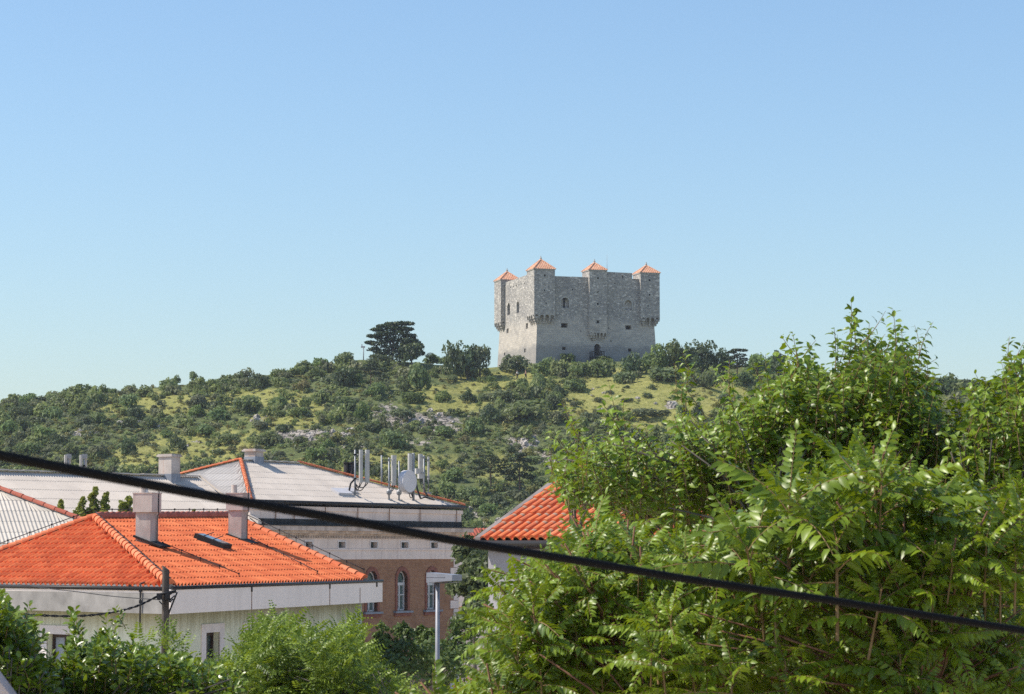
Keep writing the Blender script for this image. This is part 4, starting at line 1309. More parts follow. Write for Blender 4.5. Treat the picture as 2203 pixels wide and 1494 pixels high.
# roof
ev = .3
ez = Zl['eave'] + .02
def ring_pt(p): return V(p.x, p.y, ez)
eFL, eFR = ring_pt(FL - d2 * ev + n2 * ev), ring_pt(FR + d2 * .28 + n2 * ev)
eBR, eBL = ring_pt(FR + d2 * .28 + b2 * (W2 + ev)), ring_pt(FL - d2 * ev + b2 * (W2 + ev))
R1 = pt(518, 991, 153.0); R2 = along(V(R1.x, R1.y, R1.z), d2, 640)
mb = tile_slope(eFL, eFR, R2, R1, .18, 7, .026, .011, 4, shape='W'); broof = mb.build('roof', M['sheet'], brick)
mb = tile_slope(eBL, eFL, R1, R1, .3, 6, .02, .010, 4, shape='W'); mb.build('roof', M['sheet_grey'], brick)
mb = MB(); mb.face([eFR, eBR, R2]); mb.face([eBR, eBL, R1, R2]); mb.build('roof', M['sheet_grey'], brick)
for (a, b_, n_, mt) in ((R1, eFL, 24, 'ridge'), (R1, eBL, 30, 'ridge'), (R2, eFR, 62, 'ridge')):
    ridge_caps(a + V(0, 0, .05), b_ + V(0, 0, .05), .115, n_, .02, bump_r=1.2, seed=n_).build('ridge_cap', M[mt], broof)
b = MB()
for i in range(10):
    a_ = R1.lerp(R2, i / 10); b_ = R1.lerp(R2, (i + 1) / 10)
    b.box(a_ + n2 * .2 - n2 * .4 + V(0, 0, .02 + .02 * (i % 2)), (b_ - a_) * 1.02, n2 * .35, V(0, 0, .06))
b.build('ridge_sheet', M['sheet'], broof)
b = MB(); b.tube([eFL + V(0, 0, -.06) + n2 * .05, eFR + V(0, 0, -.06) + n2 * .05], .12, 8); b.tube([eFR + V(0, 0, -.07) + n2 * .05, eBR + V(0, 0, -.07)], .12, 8)
b.face([eFL - V(0, 0, .07), eFR - V(0, 0, .07), eBR - V(0, 0, .07), eBL - V(0, 0, .07)])
b.build('gutter', M['gutter'], brick)
nroof = (eFR - eFL).cross(R1 - eFL).normalized(); nroof = nroof if nroof.z > 0 else -nroof
def br_pt(px, py): return on_plane(px, py, eFL, nroof)
# chimney on the ridge
def old_chimney(p, wx, wy, h, rz, parent, capo=.12, lead=.3, sink=.8):
    b = MB(); b.cbox(p + V(0, 0, -sink), wx, wy, h + sink, rz); o = b.build('chimney', M['chim_old'], parent)
    b = MB(); b.cbox(p + V(0, 0, h), wx + capo * 2, wy + capo * 2, .1, rz); b.cbox(p + V(0, 0, h + .1), wx + capo, wy + capo, .06, rz); b.build('cap', M['chim_old'], o)
    b = MB(); b.cbox(p + V(0, 0, -sink * .5), wx + .05, wy + .05, lead + sink * .5, rz); b.build('flashing', M['lead'], o)
    return o
pc = R1.lerp(R2, .22); pcz = pt(533, 992, pc.y).z
old_chimney(V(pc.x, pc.y + .2, pcz - .05), .8, .85, .62, AF * -1 + .0, brick)
# twin black flues behind the right hip
for i, px_ in enumerate((745, 756)):
    p = pt(px_, 1020, 164); b = MB(); b.tube([p - V(0, 0, 1.5), p + V(0, 0, .72)], .17, 12); b.tube([p + V(0, 0, .66), p + V(0, 0, .76)], .21, 12)
    b.build('flue', M['bitumen'], brick)
# roof hatch: two white lids
p = br_pt(722, 1055)
dnb = (n2 - nroof * n2.dot(nroof)).normalized()
b = MB(); b.box(p - d2 * .6, d2 * 1.5, dnb * .7, nroof * .16); b.box(p + d2 * 1.1 - dnb * .2, d2 * .9, dnb * .55, nroof * .12); b.build('hatch', M['dish'], brick)

# lower wing with pale sheet roof, going left
AW = math.radians(40)
dW = V(-math.sin(AW), -math.cos(AW), 0); nW = V(math.cos(AW), -math.sin(AW), 0)
G0 = pt(425, 1027, 148.6)
G1 = G0 + dW * 26
tanw = .56
lowd = 9.0
wing = thing('low_wing_building', V(G0.x - 6, G0.y - 8, GZ0), 'long low building with pale weathered sheet roof beside the brick building', 'building')
L0 = G0 + nW * lowd - V(0, 0, tanw * lowd); L1 = G1 + nW * lowd - V(0, 0, tanw * lowd)
mb = tile_slope(L1, L0, G0, G1, .18, 10, .026, .011, 4, shape='W'); wroof = mb.build('roof', M['sheet'], wing)
mb = MB(); mb.face([G0, G1, G1 - nW * 6 - V(0, 0, tanw * 6), G0 - nW * 6 - V(0, 0, tanw * 6)]); mb.build('roof', M['sheet_grey'], wing)
b = MB()
for i in range(24):
    a_ = G0.lerp(G1, i / 24); b_ = G0.lerp(G1, (i + 1) / 24)
    b.box(a_ - nW * .22 + V(0, 0, .03 + .015 * (i % 2)), (b_ - a_) * 1.02, nW * .42, V(0, 0, .07))
b.build('ridge_sheet', M['sheet'], wroof)
b = MB(); fl1 = pt(443, 1058, 145.8); b.box(G0 + nW * .1 + V(0, 0, .02), nW * 5 - V(0, 0, tanw * 5), -dW * .28, V(0, 0, .16)); b.build('verge_flashing', M['sheet'], wroof)
mb = MB(); q = [L1 - nW * .4, L0 - nW * .4, G0 - nW * 5.6, G1 - nW * 5.6]
mb.hexa([V(p.x, p.y, GZ0) for p in q] + [V(p.x, p.y, L0.z - .2) for p in q]); mb.build('wall', M['plaster'], wing)
nwf = (L0 - L1).cross(G0 - L1).normalized(); nwf = nwf if nwf.z > 0 else -nwf
pch = on_plane(362, 1033, G0, nwf)
zct = pt(360, 983, pch.y).z
old_chimney(V(pch.x, pch.y + .4, pch.z), .95, .8, zct - pch.z, -.55, wing, .09, .35)
p2_ = on_plane(313, 1059, G0, nwf); b = MB(); b.cbox(p2_ - V(0, 0, .4), .24, .24, .75, .4); b.build('vent', M['winframe'], wing)

# ------------------------------------------------------------------ antennas
def panel_box(b, c, wv, dv, h, rz, m=0):
    b.cbox(c, wv, dv, h, rz, m)
def mast(px, ytop, ybot, depth, panels, label, cat='antenna', foot=True, cables=2, r=.055, collar=False, group='phone mast antennas on the grey hipped roof'):
    base = pt(px, ybot, depth); top = pt(px, ytop, depth)
    t = thing('antenna_mast', base, label, cat, group)
    b = MB(); b.tube([base - V(0, 0, .5), top], r, 8)
    if collar:
        m_ = pt(px, ybot - 16, depth); b.lathe(m_ - V(0, 0, .2), V(0, 0, 1), [(0, r), (.12, .17), (.26, .17), (.4, r)], 10)
    if foot: b.cbox(base - V(0, 0, .1), .4, .4, .12)
    b.build('pole', M['steel'], t)
    for (x0, x1, y0, y1, dd) in panels:
        a = pt((x0 + x1) / 2, y1, depth + dd); tp = pt((x0 + x1) / 2, y0, depth + dd)
        wv = (x1 - x0) * depth / F
        pb = MB()
        # rounded radome: octagonal prism
        ang = 0.5
        ca, sa = math.cos(ang), math.sin(ang)
        prof = [(-.5, -.25), (-.35, -.5), (.35, -.5), (.5, -.25), (.5, .3), (-.5, .3)]
        ring = [a + V((x * ca - y * .6 * sa) * wv * .95, (x * sa + y * .6 * ca) * wv * 1.2, 0) for x, y in prof]
        rt = [p + V(0, 0, tp.z - a.z) for p in ring]
        n_ = len(ring)
        for i in range(n_): pb.face([ring[i], ring[(i + 1) % n_], rt[(i + 1) % n_], rt[i]])
        pb.face(rt); pb.face(ring[::-1])
        po = pb.build('panel', M['panel'], t)
        br = MB()
        for s_ in (.12, .85):
            c = a.lerp(tp, s_); q = pt(px, 1000, depth); q = V(q.x, q.y, c.z)
            br.tube([q, c], .03, 6); br.cbox(q - V(0, 0, .05), .16, .16, .1)
        br.build('bracket', M['steel'], po)
        cb = MB()
        for i in range(cables):
            s0 = a + V(-wv * .25 + wv * .4 * i, 0, 0); e0 = V(base.x, base.y, base.z) + V(.0, -.06, .55 + .2 * i)
            mid = (s0 + e0) / 2 + V(0, 0, -.75 + .15 * i)
            pts = [s0.lerp(mid, u).lerp(mid.lerp(e0, u), u) for u in [k / 8 for k in range(9)]]
            cb.tube(pts, .03, 5)
        cb.build('cable', M['black'], po)
    return t
p = br_pt(764, 1066); dA = p.y
t = mast(764, 968, 1066, dA, [(772, 780.5, 968, 1039, -.1), (785, 795, 968, 1039, .1)], 'steel mast with two tall pale panel antennas, leftmost on the grey roof')
b = MB(); q = pt(762, 1032, dA); pts = [q, q + V(-.22, 0, -.25), q + V(-.3, 0, -.65), pt(752, 1060, dA), pt(746, 1063, dA)]; b.tube(pts, .06, 7); b.build('cable', M['black'], t)
p = br_pt(837, 1075); dB = p.y
mast(837, 985, 1075, dB, [(841, 853, 980, 1045, .25)], 'collared steel mast with one fluted pale panel, left of the white dish', collar=True)
mast(821, 980, 1046, dB + 6, [], 'thin bare steel mast standing behind the collared mast', foot=False, cables=0)
p = br_pt(858, 1076); dC = p.y
dm = mast(858.5, 992, 1076, dC, [], 'collared steel mast directly behind the white dish', collar=True)
dish = thing('dish_antenna', pt(870, 1036, dC - .3), 'round white drum dish antenna fixed between the masts', 'dish antenna')
dc = pt(877, 1036, dC - .3); ax = V(.80, -.60, 0.0)
b = MB(); b.lathe(dc - ax * .25, ax, [(-.22, .0), (-.22, .38), (-.05, .5), (0, .68), (.02, .70), (.42, .70), (.44, .69), (.445, .0)], 40); b.build('drum', M['dish'], dish)
b = MB(); b.tube([dc - ax * .4, V(dm.location.x, dm.location.y, dc.z)], .07, 8); b.cbox(dc - ax * .55 - V(0, 0, .25), .2, .2, .5); b.build('bracket', M['steel'], dish)
p = br_pt(889.5, 1077); dD = p.y
mast(889.5, 975, 1077, dD, [(877, 887.5, 976, 1060, -.1)], 'thick steel mast with a long cream panel beside the white dish', r=.08)
t = mast(912, 980, 1066, dD + 2.5, [(899.5, 909.5, 977, 1023, .2)], 'dark mast with a short grey panel, rightmost group on the roof')
mast(921.5, 983, 1060, dD + 4, [(919.5, 924, 983, 1032, .0)], 'slim mast with a narrow pale panel at the right end of the roof', r=.04, cables=1)
b = MB()
for (x0, y0, x1, y1) in ((894, 1030, 905, 1073), (913, 1050, 921, 1068)):
    a, c = pt(x0, y0, dD + .5), pt(x1, y1, dD + .2); m_ = (a + c) / 2 + V(-.12, 0, 0); b.tube([a.lerp(m_, u).lerp(m_.lerp(c, u), u) for u in [k / 8 for k in range(9)]], .06, 6)
b.tube([pt(905, 1073, dD + .2), pt(915, 1070, dD), pt(934, 1076, dD + 1)], .05, 6)
b.build('cable', M['black'], t)
b = MB(); c = pt(905, 1030, dD + 2); b.cbox(c, .35, .25, .3, .5); c = pt(897, 1020, dD + 1); b.cbox(c, .25, .25, .35, .5); b.build('amplifier', M['panel'], t)
# two antennas beyond the low building, far left
for (x0, x1, lab) in ((138, 152, 'pale panel antenna left of a pair beyond the low sheet roof'), (171, 187, 'pale panel antenna right of a pair beyond the low sheet roof')):
    t = mast((x0 + x1) / 2 + 2, 977, 1016, 168, [(x0, x0 + 6.5, 979, 1006, -.1), (x1 - 6, x1, 980, 1006, .2)], lab, group='panel antennas beyond the low roof', foot=False, cables=0)
    b = MB(); b.cbox(pt((x0 + x1) / 2 + 3, 987, 168), .35, .2, .3, .2); b.build('amplifier', M['steel'], t)

# ------------------------------------------------------------------ right house with canal tiles
AU = math.radians(41)
up_ = V(math.sin(AU), math.cos(AU), 0); ev_ = V(math.cos(AU), -math.sin(AU), 0); nH = -up_
H0 = pt(1034, 1162, 55.0)
tanh = .50
Lup = 3.15
H1 = H0 + ev_ * 16
HR0, HR1 = H0 + up_ * Lup + V(0, 0, tanh * Lup), H1 + up_ * Lup + V(0, 0, tanh * Lup)
rh = thing('canal_tiled_house', V(H0.x + 6, H0.y - 2, GZ0), 'lilac grey stucco house with old canal tile roof behind the leafy trees', 'house')
mb = tile_slope(H0, H1, HR1, HR0, .235, 9, .075, .03, 8, shape='B', ragged=.012, seed=4)
rr_ = mb.build('roof', M['tile_old'], rh)
bk0, bk1 = HR0 + up_ * Lup - V(0, 0, tanh * Lup), HR1 + up_ * Lup - V(0, 0, tanh * Lup)
mb = MB(); mb.face([HR0, HR1, bk1, bk0]); mb.build('roof', M['tile_weathered'], rh)
ridge_caps(HR0 + V(0, 0, .06), HR1 + V(0, 0, .06), .14, 40, .02).build('ridge_cap', M['ridge'], rr_)
b = MB(); b.box(H0 - ev_ * .17 - V(0, 0, .14), ev_ * .15, up_ * Lup + V(0, 0, tanh * Lup), V(0, 0, .2)); b.build('verge_board', M['verge'], rh)
b = MB(); b.tube([H0 - ev_ * .1 - up_ * .06 - V(0, 0, .08), H1 - up_ * .06 - V(0, 0, .08)], .07, 8); b.build('gutter', M['gutter'], rh)
b = MB(); b.box(H0 - ev_ * .05 + up_ * .0 - V(0, 0, .2), ev_ * 16, up_ * .3, V(0, 0, .12)); b.build('eaves_board', M['wood'], rh)
wl0 = H0 + up_ * .25 + ev_ * .0
b = MB(); q = [wl0, wl0 + ev_ * 16, wl0 + ev_ * 16 + up_ * (2 * Lup - .5), wl0 + up_ * (2 * Lup - .5)]
b.hexa([V(p.x, p.y, GZ0) for p in q] + [V(p.x, p.y, H0.z - .08) for p in q])
b.face([V(q[0].x, q[0].y, H0.z - .08), V(q[3].x, q[3].y, H0.z - .08), HR0 - V(0, 0, .12)])
b.face([V(q[1].x, q[1].y, H0.z - .08), V(q[2].x, q[2].y, H0.z - .08), HR1 - V(0, 0, .12)])
b.build('wall', M['stucco'], rh)

# small far house in the gap and a lower roof beyond the brick corner
def small_house(px, py, d, wv, dep, h, rz, label):
    c = pt(px, py, d)
    t = thing('distant_house', V(c.x, c.y, GZ0), label, 'house')
    ca, sa = math.cos(rz), math.sin(rz); X, Y = V(ca, sa, 0), V(-sa, ca, 0)
    b = MB(); b.cbox(V(c.x, c.y, GZ0), wv, dep, c.z - h - GZ0, rz); b.build('wall', M['plaster'], t)
    e = [c - V(0, 0, h) + X * sx * (wv / 2 + .3) + Y * sy * (dep / 2 + .3) for sx, sy in ((-1, -1), (1, -1), (1, 1), (-1, 1))]
    r0, r1 = c - X * wv / 2, c + X * wv / 2
    b = tile_slope(e[0], e[1], r1, r0, .3, 10, .05, .04, 4, shape='B'); tile_slope(e[2], e[3], r0, r1, .3, 10, .05, .04, 4, shape='B', mb=b); b.face([e[1], e[2], r1]); b.face([e[3], e[0], r0])
    b.build('roof', M['ridge_dull'], t)
small_house(990, 1137, 225, 5, 5, .9, .2, 'small distant house with brown tile roof below the cliff')
small_house(1002, 1306, 190, 4.4, 4, .5, .15, 'low tiled outhouse beyond the corner of the brick building')

# ------------------------------------------------------------------ pole, lamp, cables
pole = thing('utility_pole', V(*pt(356, 1300, 50).to_tuple()[:2], GZ0), 'weathered wooden utility pole with slanted top in front of the orange roof', 'utility pole')
pc_ = pt(356, 1300, 50)
ptop = pt(356, 1222, 50).z
b = MB()
rp = .07
n_ = 10
for lo, hi in ((GZ0, ptop),):
    ringb = [V(pc_.x + rp * 1.25 * math.cos(2 * math.pi * i / n_), pc_.y + rp * 1.25 * math.sin(2 * math.pi * i / n_), lo) for i in range(n_)]
    ringt = [V(pc_.x + rp * math.cos(2 * math.pi * i / n_), pc_.y + rp * math.sin(2 * math.pi * i / n_), hi - math.cos(2 * math.pi * i / n_) * .05) for i in range(n_)]
    for i in range(n_): b.face([ringb[i], ringb[(i + 1) % n_], ringt[(i + 1) % n_], ringt[i]], 0, None, True)
    b.face(ringt)
b.build('post', M['polewood'], pole)
b = MB(); c = pt(356, 1283, 50)
rg = random.Random(5)
b.tube([c + V(-.16, -.08, .02), c + V(.0, -.1, .06), c + V(.22, -.06, .1)], .03, 6)
for i in range(9):
    s_ = c + V(rg.uniform(-.14, .14), -.1, rg.uniform(-.1, .08)); e_2 = s_ + V(rg.uniform(-.16, .16), rg.uniform(-.05, .05), rg.uniform(-.08, .08)); b.tube([s_, (s_ + e_2) / 2 + V(0, -.04, -.03), e_2], .014, 5)
b.cbox(c + V(-.1, -.11, -.06), .1, .09, .12); b.cbox(c + V(.06, -.11, -.05), .09, .09, .13)
b.build('cable_clamp', M['black'], pole)
b = MB(); a = pt(381, 1275, 50); b.tube([c + V(.05, -.07, .05), a, pt(366, 1312, 50), pt(360, 1330, 50)], .018, 6); b.build('stay', M['iron'], pole)

def wire(name, pts, r, m, label, cat, twist=0, n=8, group=None):
    b = MB()
    if twist:
        # smooth then twist two strands
        P = [Vector(p) for p in pts]
        for ph in (0, math.pi):
            q = []
            for i in range(len(P)):
                a_ = i * 1.2 + ph
                q.append(P[i] + V(0, math.cos(a_), math.sin(a_)) * r * .9)
            b.tube(q, r * .75, 6)
    else: b.tube(pts, r, n)
    o = b.build(name, m)
    tag(o, label, cat, group)
    return o
def spline(cp, n):
    cp = [Vector(c) for c in cp]
    ext = [cp[0] * 2 - cp[1]] + cp + [cp[-1] * 2 - cp[-2]]
    out = []
    for i in range(1, len(ext) - 2):
        p0, p1, p2, p3 = ext[i - 1:i + 3]
        for k in range(n):
            t = k / n
            out.append(0.5 * ((2 * p1) + (p2 - p0) * t + (2 * p0 - 5 * p1 + 4 * p2 - p3) * t * t + (3 * p1 - p0 - 3 * p2 + p3) * t ** 3))
    out.append(cp[-1]); return out
cp = [pt(340, 1283, 50), pt(290, 1306, 49.6), pt(230, 1320, 49.3), pt(160, 1326, 49), pt(80, 1324, 48.6), pt(0, 1318, 48.2), pt(-120, 1305, 47.5)]
wire('service_cable', spline(cp, 10), .017, M['black'], 'twisted black cable sagging left from the wooden pole', 'cable', twist=1)
cp = [pt(345, 1291, 50), pt(250, 1284, 51), pt(170, 1274, 52), pt(100, 1266, 53), pt(40, 1258, 54)]
wire('service_wire', spline(cp, 6), .009, M['iron'], 'thin grey wire running from the pole up to the concrete fascia', 'cable')
cp = []
for (x, y) in ((-300, 920), (0, 980), (222, 1024), (408, 1059.5), (560, 1087), (722, 1115), (871, 1143), (1000, 1167), (1281, 1213), (1500, 1249.5), (1755, 1287), (1978, 1322), (2203, 1357), (2500, 1402)):
    cp.append(pt(x, y, 4.9 + 2.6 * (x / 2203)))
wire('overhead_cable', spline(cp, 6), .0108, M['cable'], 'thick black overhead cable crossing the whole view close by', 'cable', n=12)

dl = 70.0
lamp = thing('street_lamp', V(pt(941, 1300, dl).x, dl, GZ0), 'grey street lamp with flat rectangular head beside the brick building', 'street lamp')
a = pt(941.5, 1256, dl)
b = MB(); b.tube([V(a.x, a.y, GZ0), V(a.x, a.y, -4), a], [.09, .066, .058], 12); b.build('post', M['lampmetal'], lamp)
b = MB(); hd = V(.80, -.60, 0); sd = V(.60, .80, 0)
o0 = pt(927, 1254, dl) - sd * .06
L_ = .9
b.hexa([o0 - sd * .14, o0 + hd * L_ - sd * .14 + V(0, 0, .06), o0 + hd * L_ + sd * .30 + V(0, 0, .06), o0 + sd * .30, o0 - sd * .14 + V(0, 0, .28), o0 + hd * L_ - sd * .14 + V(0, 0, .22), o0 + hd * L_ + sd * .30 + V(0, 0, .22), o0 + sd * .30 + V(0, 0, .28)])
b.box(o0 - sd * .15 + V(0, 0, .15), hd * (L_ * .72), sd * .012, V(0, 0, .012))
head = b.build('lamp_head', M['lampmetal'], lamp)
b = MB(); b.box(o0 + hd * .3 - V(0, 0, .004) - sd * .1, hd * .6 + V(0, 0, .036), sd * .36, V(0, 0, -.02)); b.build('lens', M['glass'], head)

# stone coping in the near left corner
b = MB()
c0 = pt(-176, 1231, 9.0); c1 = pt(20, 1494, 9.0); c2 = c1 + (c1 - c0) * 1.5
prof = [c0, c2, V(c2.x, c2.y, c2.z - .5), V(c0.x, c0.y, c2.z - .5)]
bk_ = V(0, .12, 0)
b.face(prof); b.face([p + bk_ for p in prof][::-1])
for i in range(4): b.face([prof[i], prof[i] + bk_, prof[(i + 1) % 4] + bk_, prof[(i + 1) % 4]])
o = b.build('stone_coping', M['stone'], None, V(c0.x, c0.y, c2.z - .5))
tag(o, 'rough pinkish stone coping in the near lower left corner', 'coping')

# ------------------------------------------------------------------ leaves: numpy stamping
RNG = np.random.default_rng(11)

def rotz(a): c, s = math.cos(a), math.sin(a); return np.array([[c, -s, 0], [s, c, 0], [0, 0, 1]])
def roty(a): c, s = math.cos(a), math.sin(a); return np.array([[c, 0, s], [0, 1, 0], [-s, 0, c]])
def rotx(a): c, s = math.cos(a), math.sin(a); return np.array([[1, 0, 0], [0, c, -s], [0, s, c]])

class Leaves:
    def __init__(s): s.V, s.T, s.tone, s.mi, s.n = [], [], [], [], 0
    def add(s, VV, T, tone, mi):
        s.V.append(VV); s.T.append(T + s.n); s.tone.append(tone); s.mi.append(mi); s.n += len(VV)
    def stamp(s, proto, R, t, sc=1.0, dtone=0.0):
        VV, T, tone, mi = proto
        s.add(VV @ R.T * sc + t, T, np.clip(tone + dtone, 0, 1), mi)
    def get(s): return np.concatenate(s.V), np.concatenate(s.T), np.concatenate(s.tone), np.concatenate(s.mi)
    def build(s, name, mats, parent):
        VV, T, tone, mi = s.get()
        return mesh_np(name, VV, T, mats, tone, mi, parent, smooth=True)

# base, rib1, rib2, tip, left1, left2, right1, right2
LT = np.array([[0, 6, 1], [1, 6, 7], [1, 7, 2], [2, 7, 3], [0, 1, 4], [1, 5, 4], [1, 2, 5], [2, 3, 5]])
def one_leaf(L, wd, fold, droop, wide=.42):
    """leaf along +X: arched rib, raised margins, a little sickle bend and twist"""
    sk = RNG.uniform(-.12, .12) * L; tw = RNG.uniform(-.35, .35) * wd
    def rib(t): return np.array([L * t * (1 - .12 * droop * t), sk * t * t, L * droop * (.10 * t - .62 * t * t)])
    t1, t2 = wide * .72, wide + .30
    w1, w2 = wd * .47, wd * .36
    m1, m2 = rib(t1), rib(t2)
    return np.array([rib(0), m1, m2, rib(1.0), m1 + [0, w1, fold * wd + tw * .3], m2 + [0, w2, fold * wd * RNG.uniform(.2, 1.2) + tw * .6],
                     m1 + [0, -w1, fold * wd - tw * .3], m2 + [0, -w2, fold * wd * RNG.uniform(.2, 1.2) - tw * .6]])

def ribbon(P, r):
    """three-sided tube through points P"""
    P = np.asarray(P); n = len(P)
    V_ = []
    for i, p in enumerate(P):
        rr = r[i] if hasattr(r, '__len__') else r
        t = P[min(i + 1, n - 1)] - P[max(i - 1, 0)]; t = t / (np.linalg.norm(t) + 1e-9)
        a = np.cross(t, [0.3, .2, 1.0]); a /= np.linalg.norm(a) + 1e-9; b_ = np.cross(t, a)
        for g in (0, 2.094, 4.189): V_.append(p + (a * math.cos(g) + b_ * math.sin(g)) * rr)
    T = []
    for i in range(n - 1):
        for j in range(3):
            q0, q1 = i * 3 + j, i * 3 + (j + 1) % 3
            T += [[q0, q1, q1 + 3], [q0, q1 + 3, q0 + 3]]
    return np.array(V_), np.array(T)

def compound(L, pairs, ll, lw, droop, rng, start=.16, hang=.45, simple=False):
    """pinnate leaf along +X"""
    S = Leaves()
    rach = np.array([[L * t, 0, L * (.18 * t - droop * t * t)] for t in np.linspace(0, 1, 6)])
    base = rng.uniform(.25, .75)
    if not simple:
        VV, T = ribbon(rach, np.linspace(.0055, .002, 6))
        S.add(VV, T, np.full(len(VV), .5), np.ones(len(T), int))
    for k in range(pairs):
        t = start + (1 - start) * k / (pairs - .3)
        p = np.array([L * t, 0, L * (.18 * t - droop * t * t)])
        sz = (.72 + .5 * math.sin(math.pi * min(1, .15 + .85 * t)) ) * .85
        for s_ in (1, -1):
            if simple:
                l_, w_ = ll * sz * rng.uniform(.85, 1.15), lw * sz
                VV = np.array([[0, 0, 0], [l_ * .45, w_ / 2, 0], [l_, 0, -l_ * .1], [l_ * .45, -w_ / 2, 0]]); T = np.array([[0, 3, 2], [0, 2, 1]])
            else:
                VV = one_leaf(ll * sz * rng.uniform(.88, 1.1), lw * sz, rng.uniform(.05, .22), rng.uniform(.2, .9), .36); T = LT
            R = rotz(s_ * rng.uniform(1.0, 1.3)) @ roty(hang * rng.uniform(.3, 1.4)) @ rotx(s_ * rng.uniform(-.35, .15))
            S.add(VV @ R.T + p, T, np.full(len(VV), np.clip(base + rng.uniform(-.2, .2) + .15 * t, 0, 1)), np.zeros(len(T), int))
    VV = one_leaf(ll * .8, lw * .8, .1, .5) if not simple else None
    if VV is not None: S.add(VV + rach[-1], LT, np.full(8, base), np.zeros(8, int))
    return S.get()

def shoot(L, n, ll, lw, rng, spread=1.0, upright=.5, droop=.5, taper=.55, wide=.42):
    """twig along +Z with alternate leaves"""
    S = Leaves()
    bend = rng.uniform(-.25, .25, 2)
    P = np.array([[bend[0] * L * t * t, bend[1] * L * t * t, L * t] for t in np.linspace(0, 1, 5)])
    VV, T = ribbon(P, np.linspace(.006, .002, 5)); S.add(VV, T, np.full(len(VV), .5), np.ones(len(T), int))
    a = rng.uniform(0, 6.28); base = rng.uniform(.2, .7)
    for k in range(n):
        t = .08 + .92 * (k + rng.uniform(0, .6)) / n
        t = min(t, 1)
        p = np.array([bend[0] * L * t * t, bend[1] * L * t * t, L * t])
        a += 2.4 + rng.uniform(-.4, .4)
        sz = (1 - taper * t ** 2) * rng.uniform(.75, 1.15)
        VV = one_leaf(ll * sz, lw * sz, rng.uniform(.02, .28), droop * rng.uniform(.2, 1.6), wide)
        el = upright * (.4 + .9 * t) + rng.uniform(-.5, .35)
        R = rotz(a) @ roty(-el) @ rotx(rng.uniform(-.6, .6))
        S.add(VV @ R.T + p + R @ np.array([.012, 0, 0]), LT, np.full(8, np.clip(base + .3 * t + rng.uniform(-.25, .25), 0, 1)), np.zeros(8, int))
    return S.get()

def inpoly(poly, x, y):
    c = False; n = len(poly); j = n - 1
    for i in range(n):
        xi, yi = poly[i]; xj, yj = poly[j]
        if (yi > y) != (yj > y) and x < (xj - xi) * (y - yi) / (yj - yi) + xi: c = not c
        j = i
    return c
def sample_poly(poly, n, rng):
    xs_ = [p[0] for p in poly]; ys_ = [p[1] for p in poly]
    out = []
    while len(out) < n:
        x, y = rng.uniform(min(xs_), max(xs_)), rng.uniform(min(ys_), max(ys_))
        if inpoly(poly, x, y): out.append((x, y))
    return out

def limb_mesh(mb, base, tip, r0, r1, rng, wob=.12, n=7, sides=7, m=0, arch=0.25):
    base, tip = Vector(base), Vector(tip)
    d = tip - base; L = d.length
    pts = []
    ph = rng.uniform(0, 6.28, 2)
    for i in range(n + 1):
        t = i / n
        p = base + d * t
        # leave the base steeply, then lean out
        k = math.sin(math.pi * t)
        p = p + V(-d.x * arch * k * .5, -d.y * arch * k * .5, L * arch * .25 * k)
        p += V(math.sin(3.1 * t * 2 + ph[0]), math.cos(2.7 * t * 2 + ph[1]), 0) * wob * L * .08 * k
        pts.append(p)
    mb.tube(pts, [r0 + (r1 - r0) * (i / n) ** .8 for i in range(n + 1)], sides, m)
    return pts

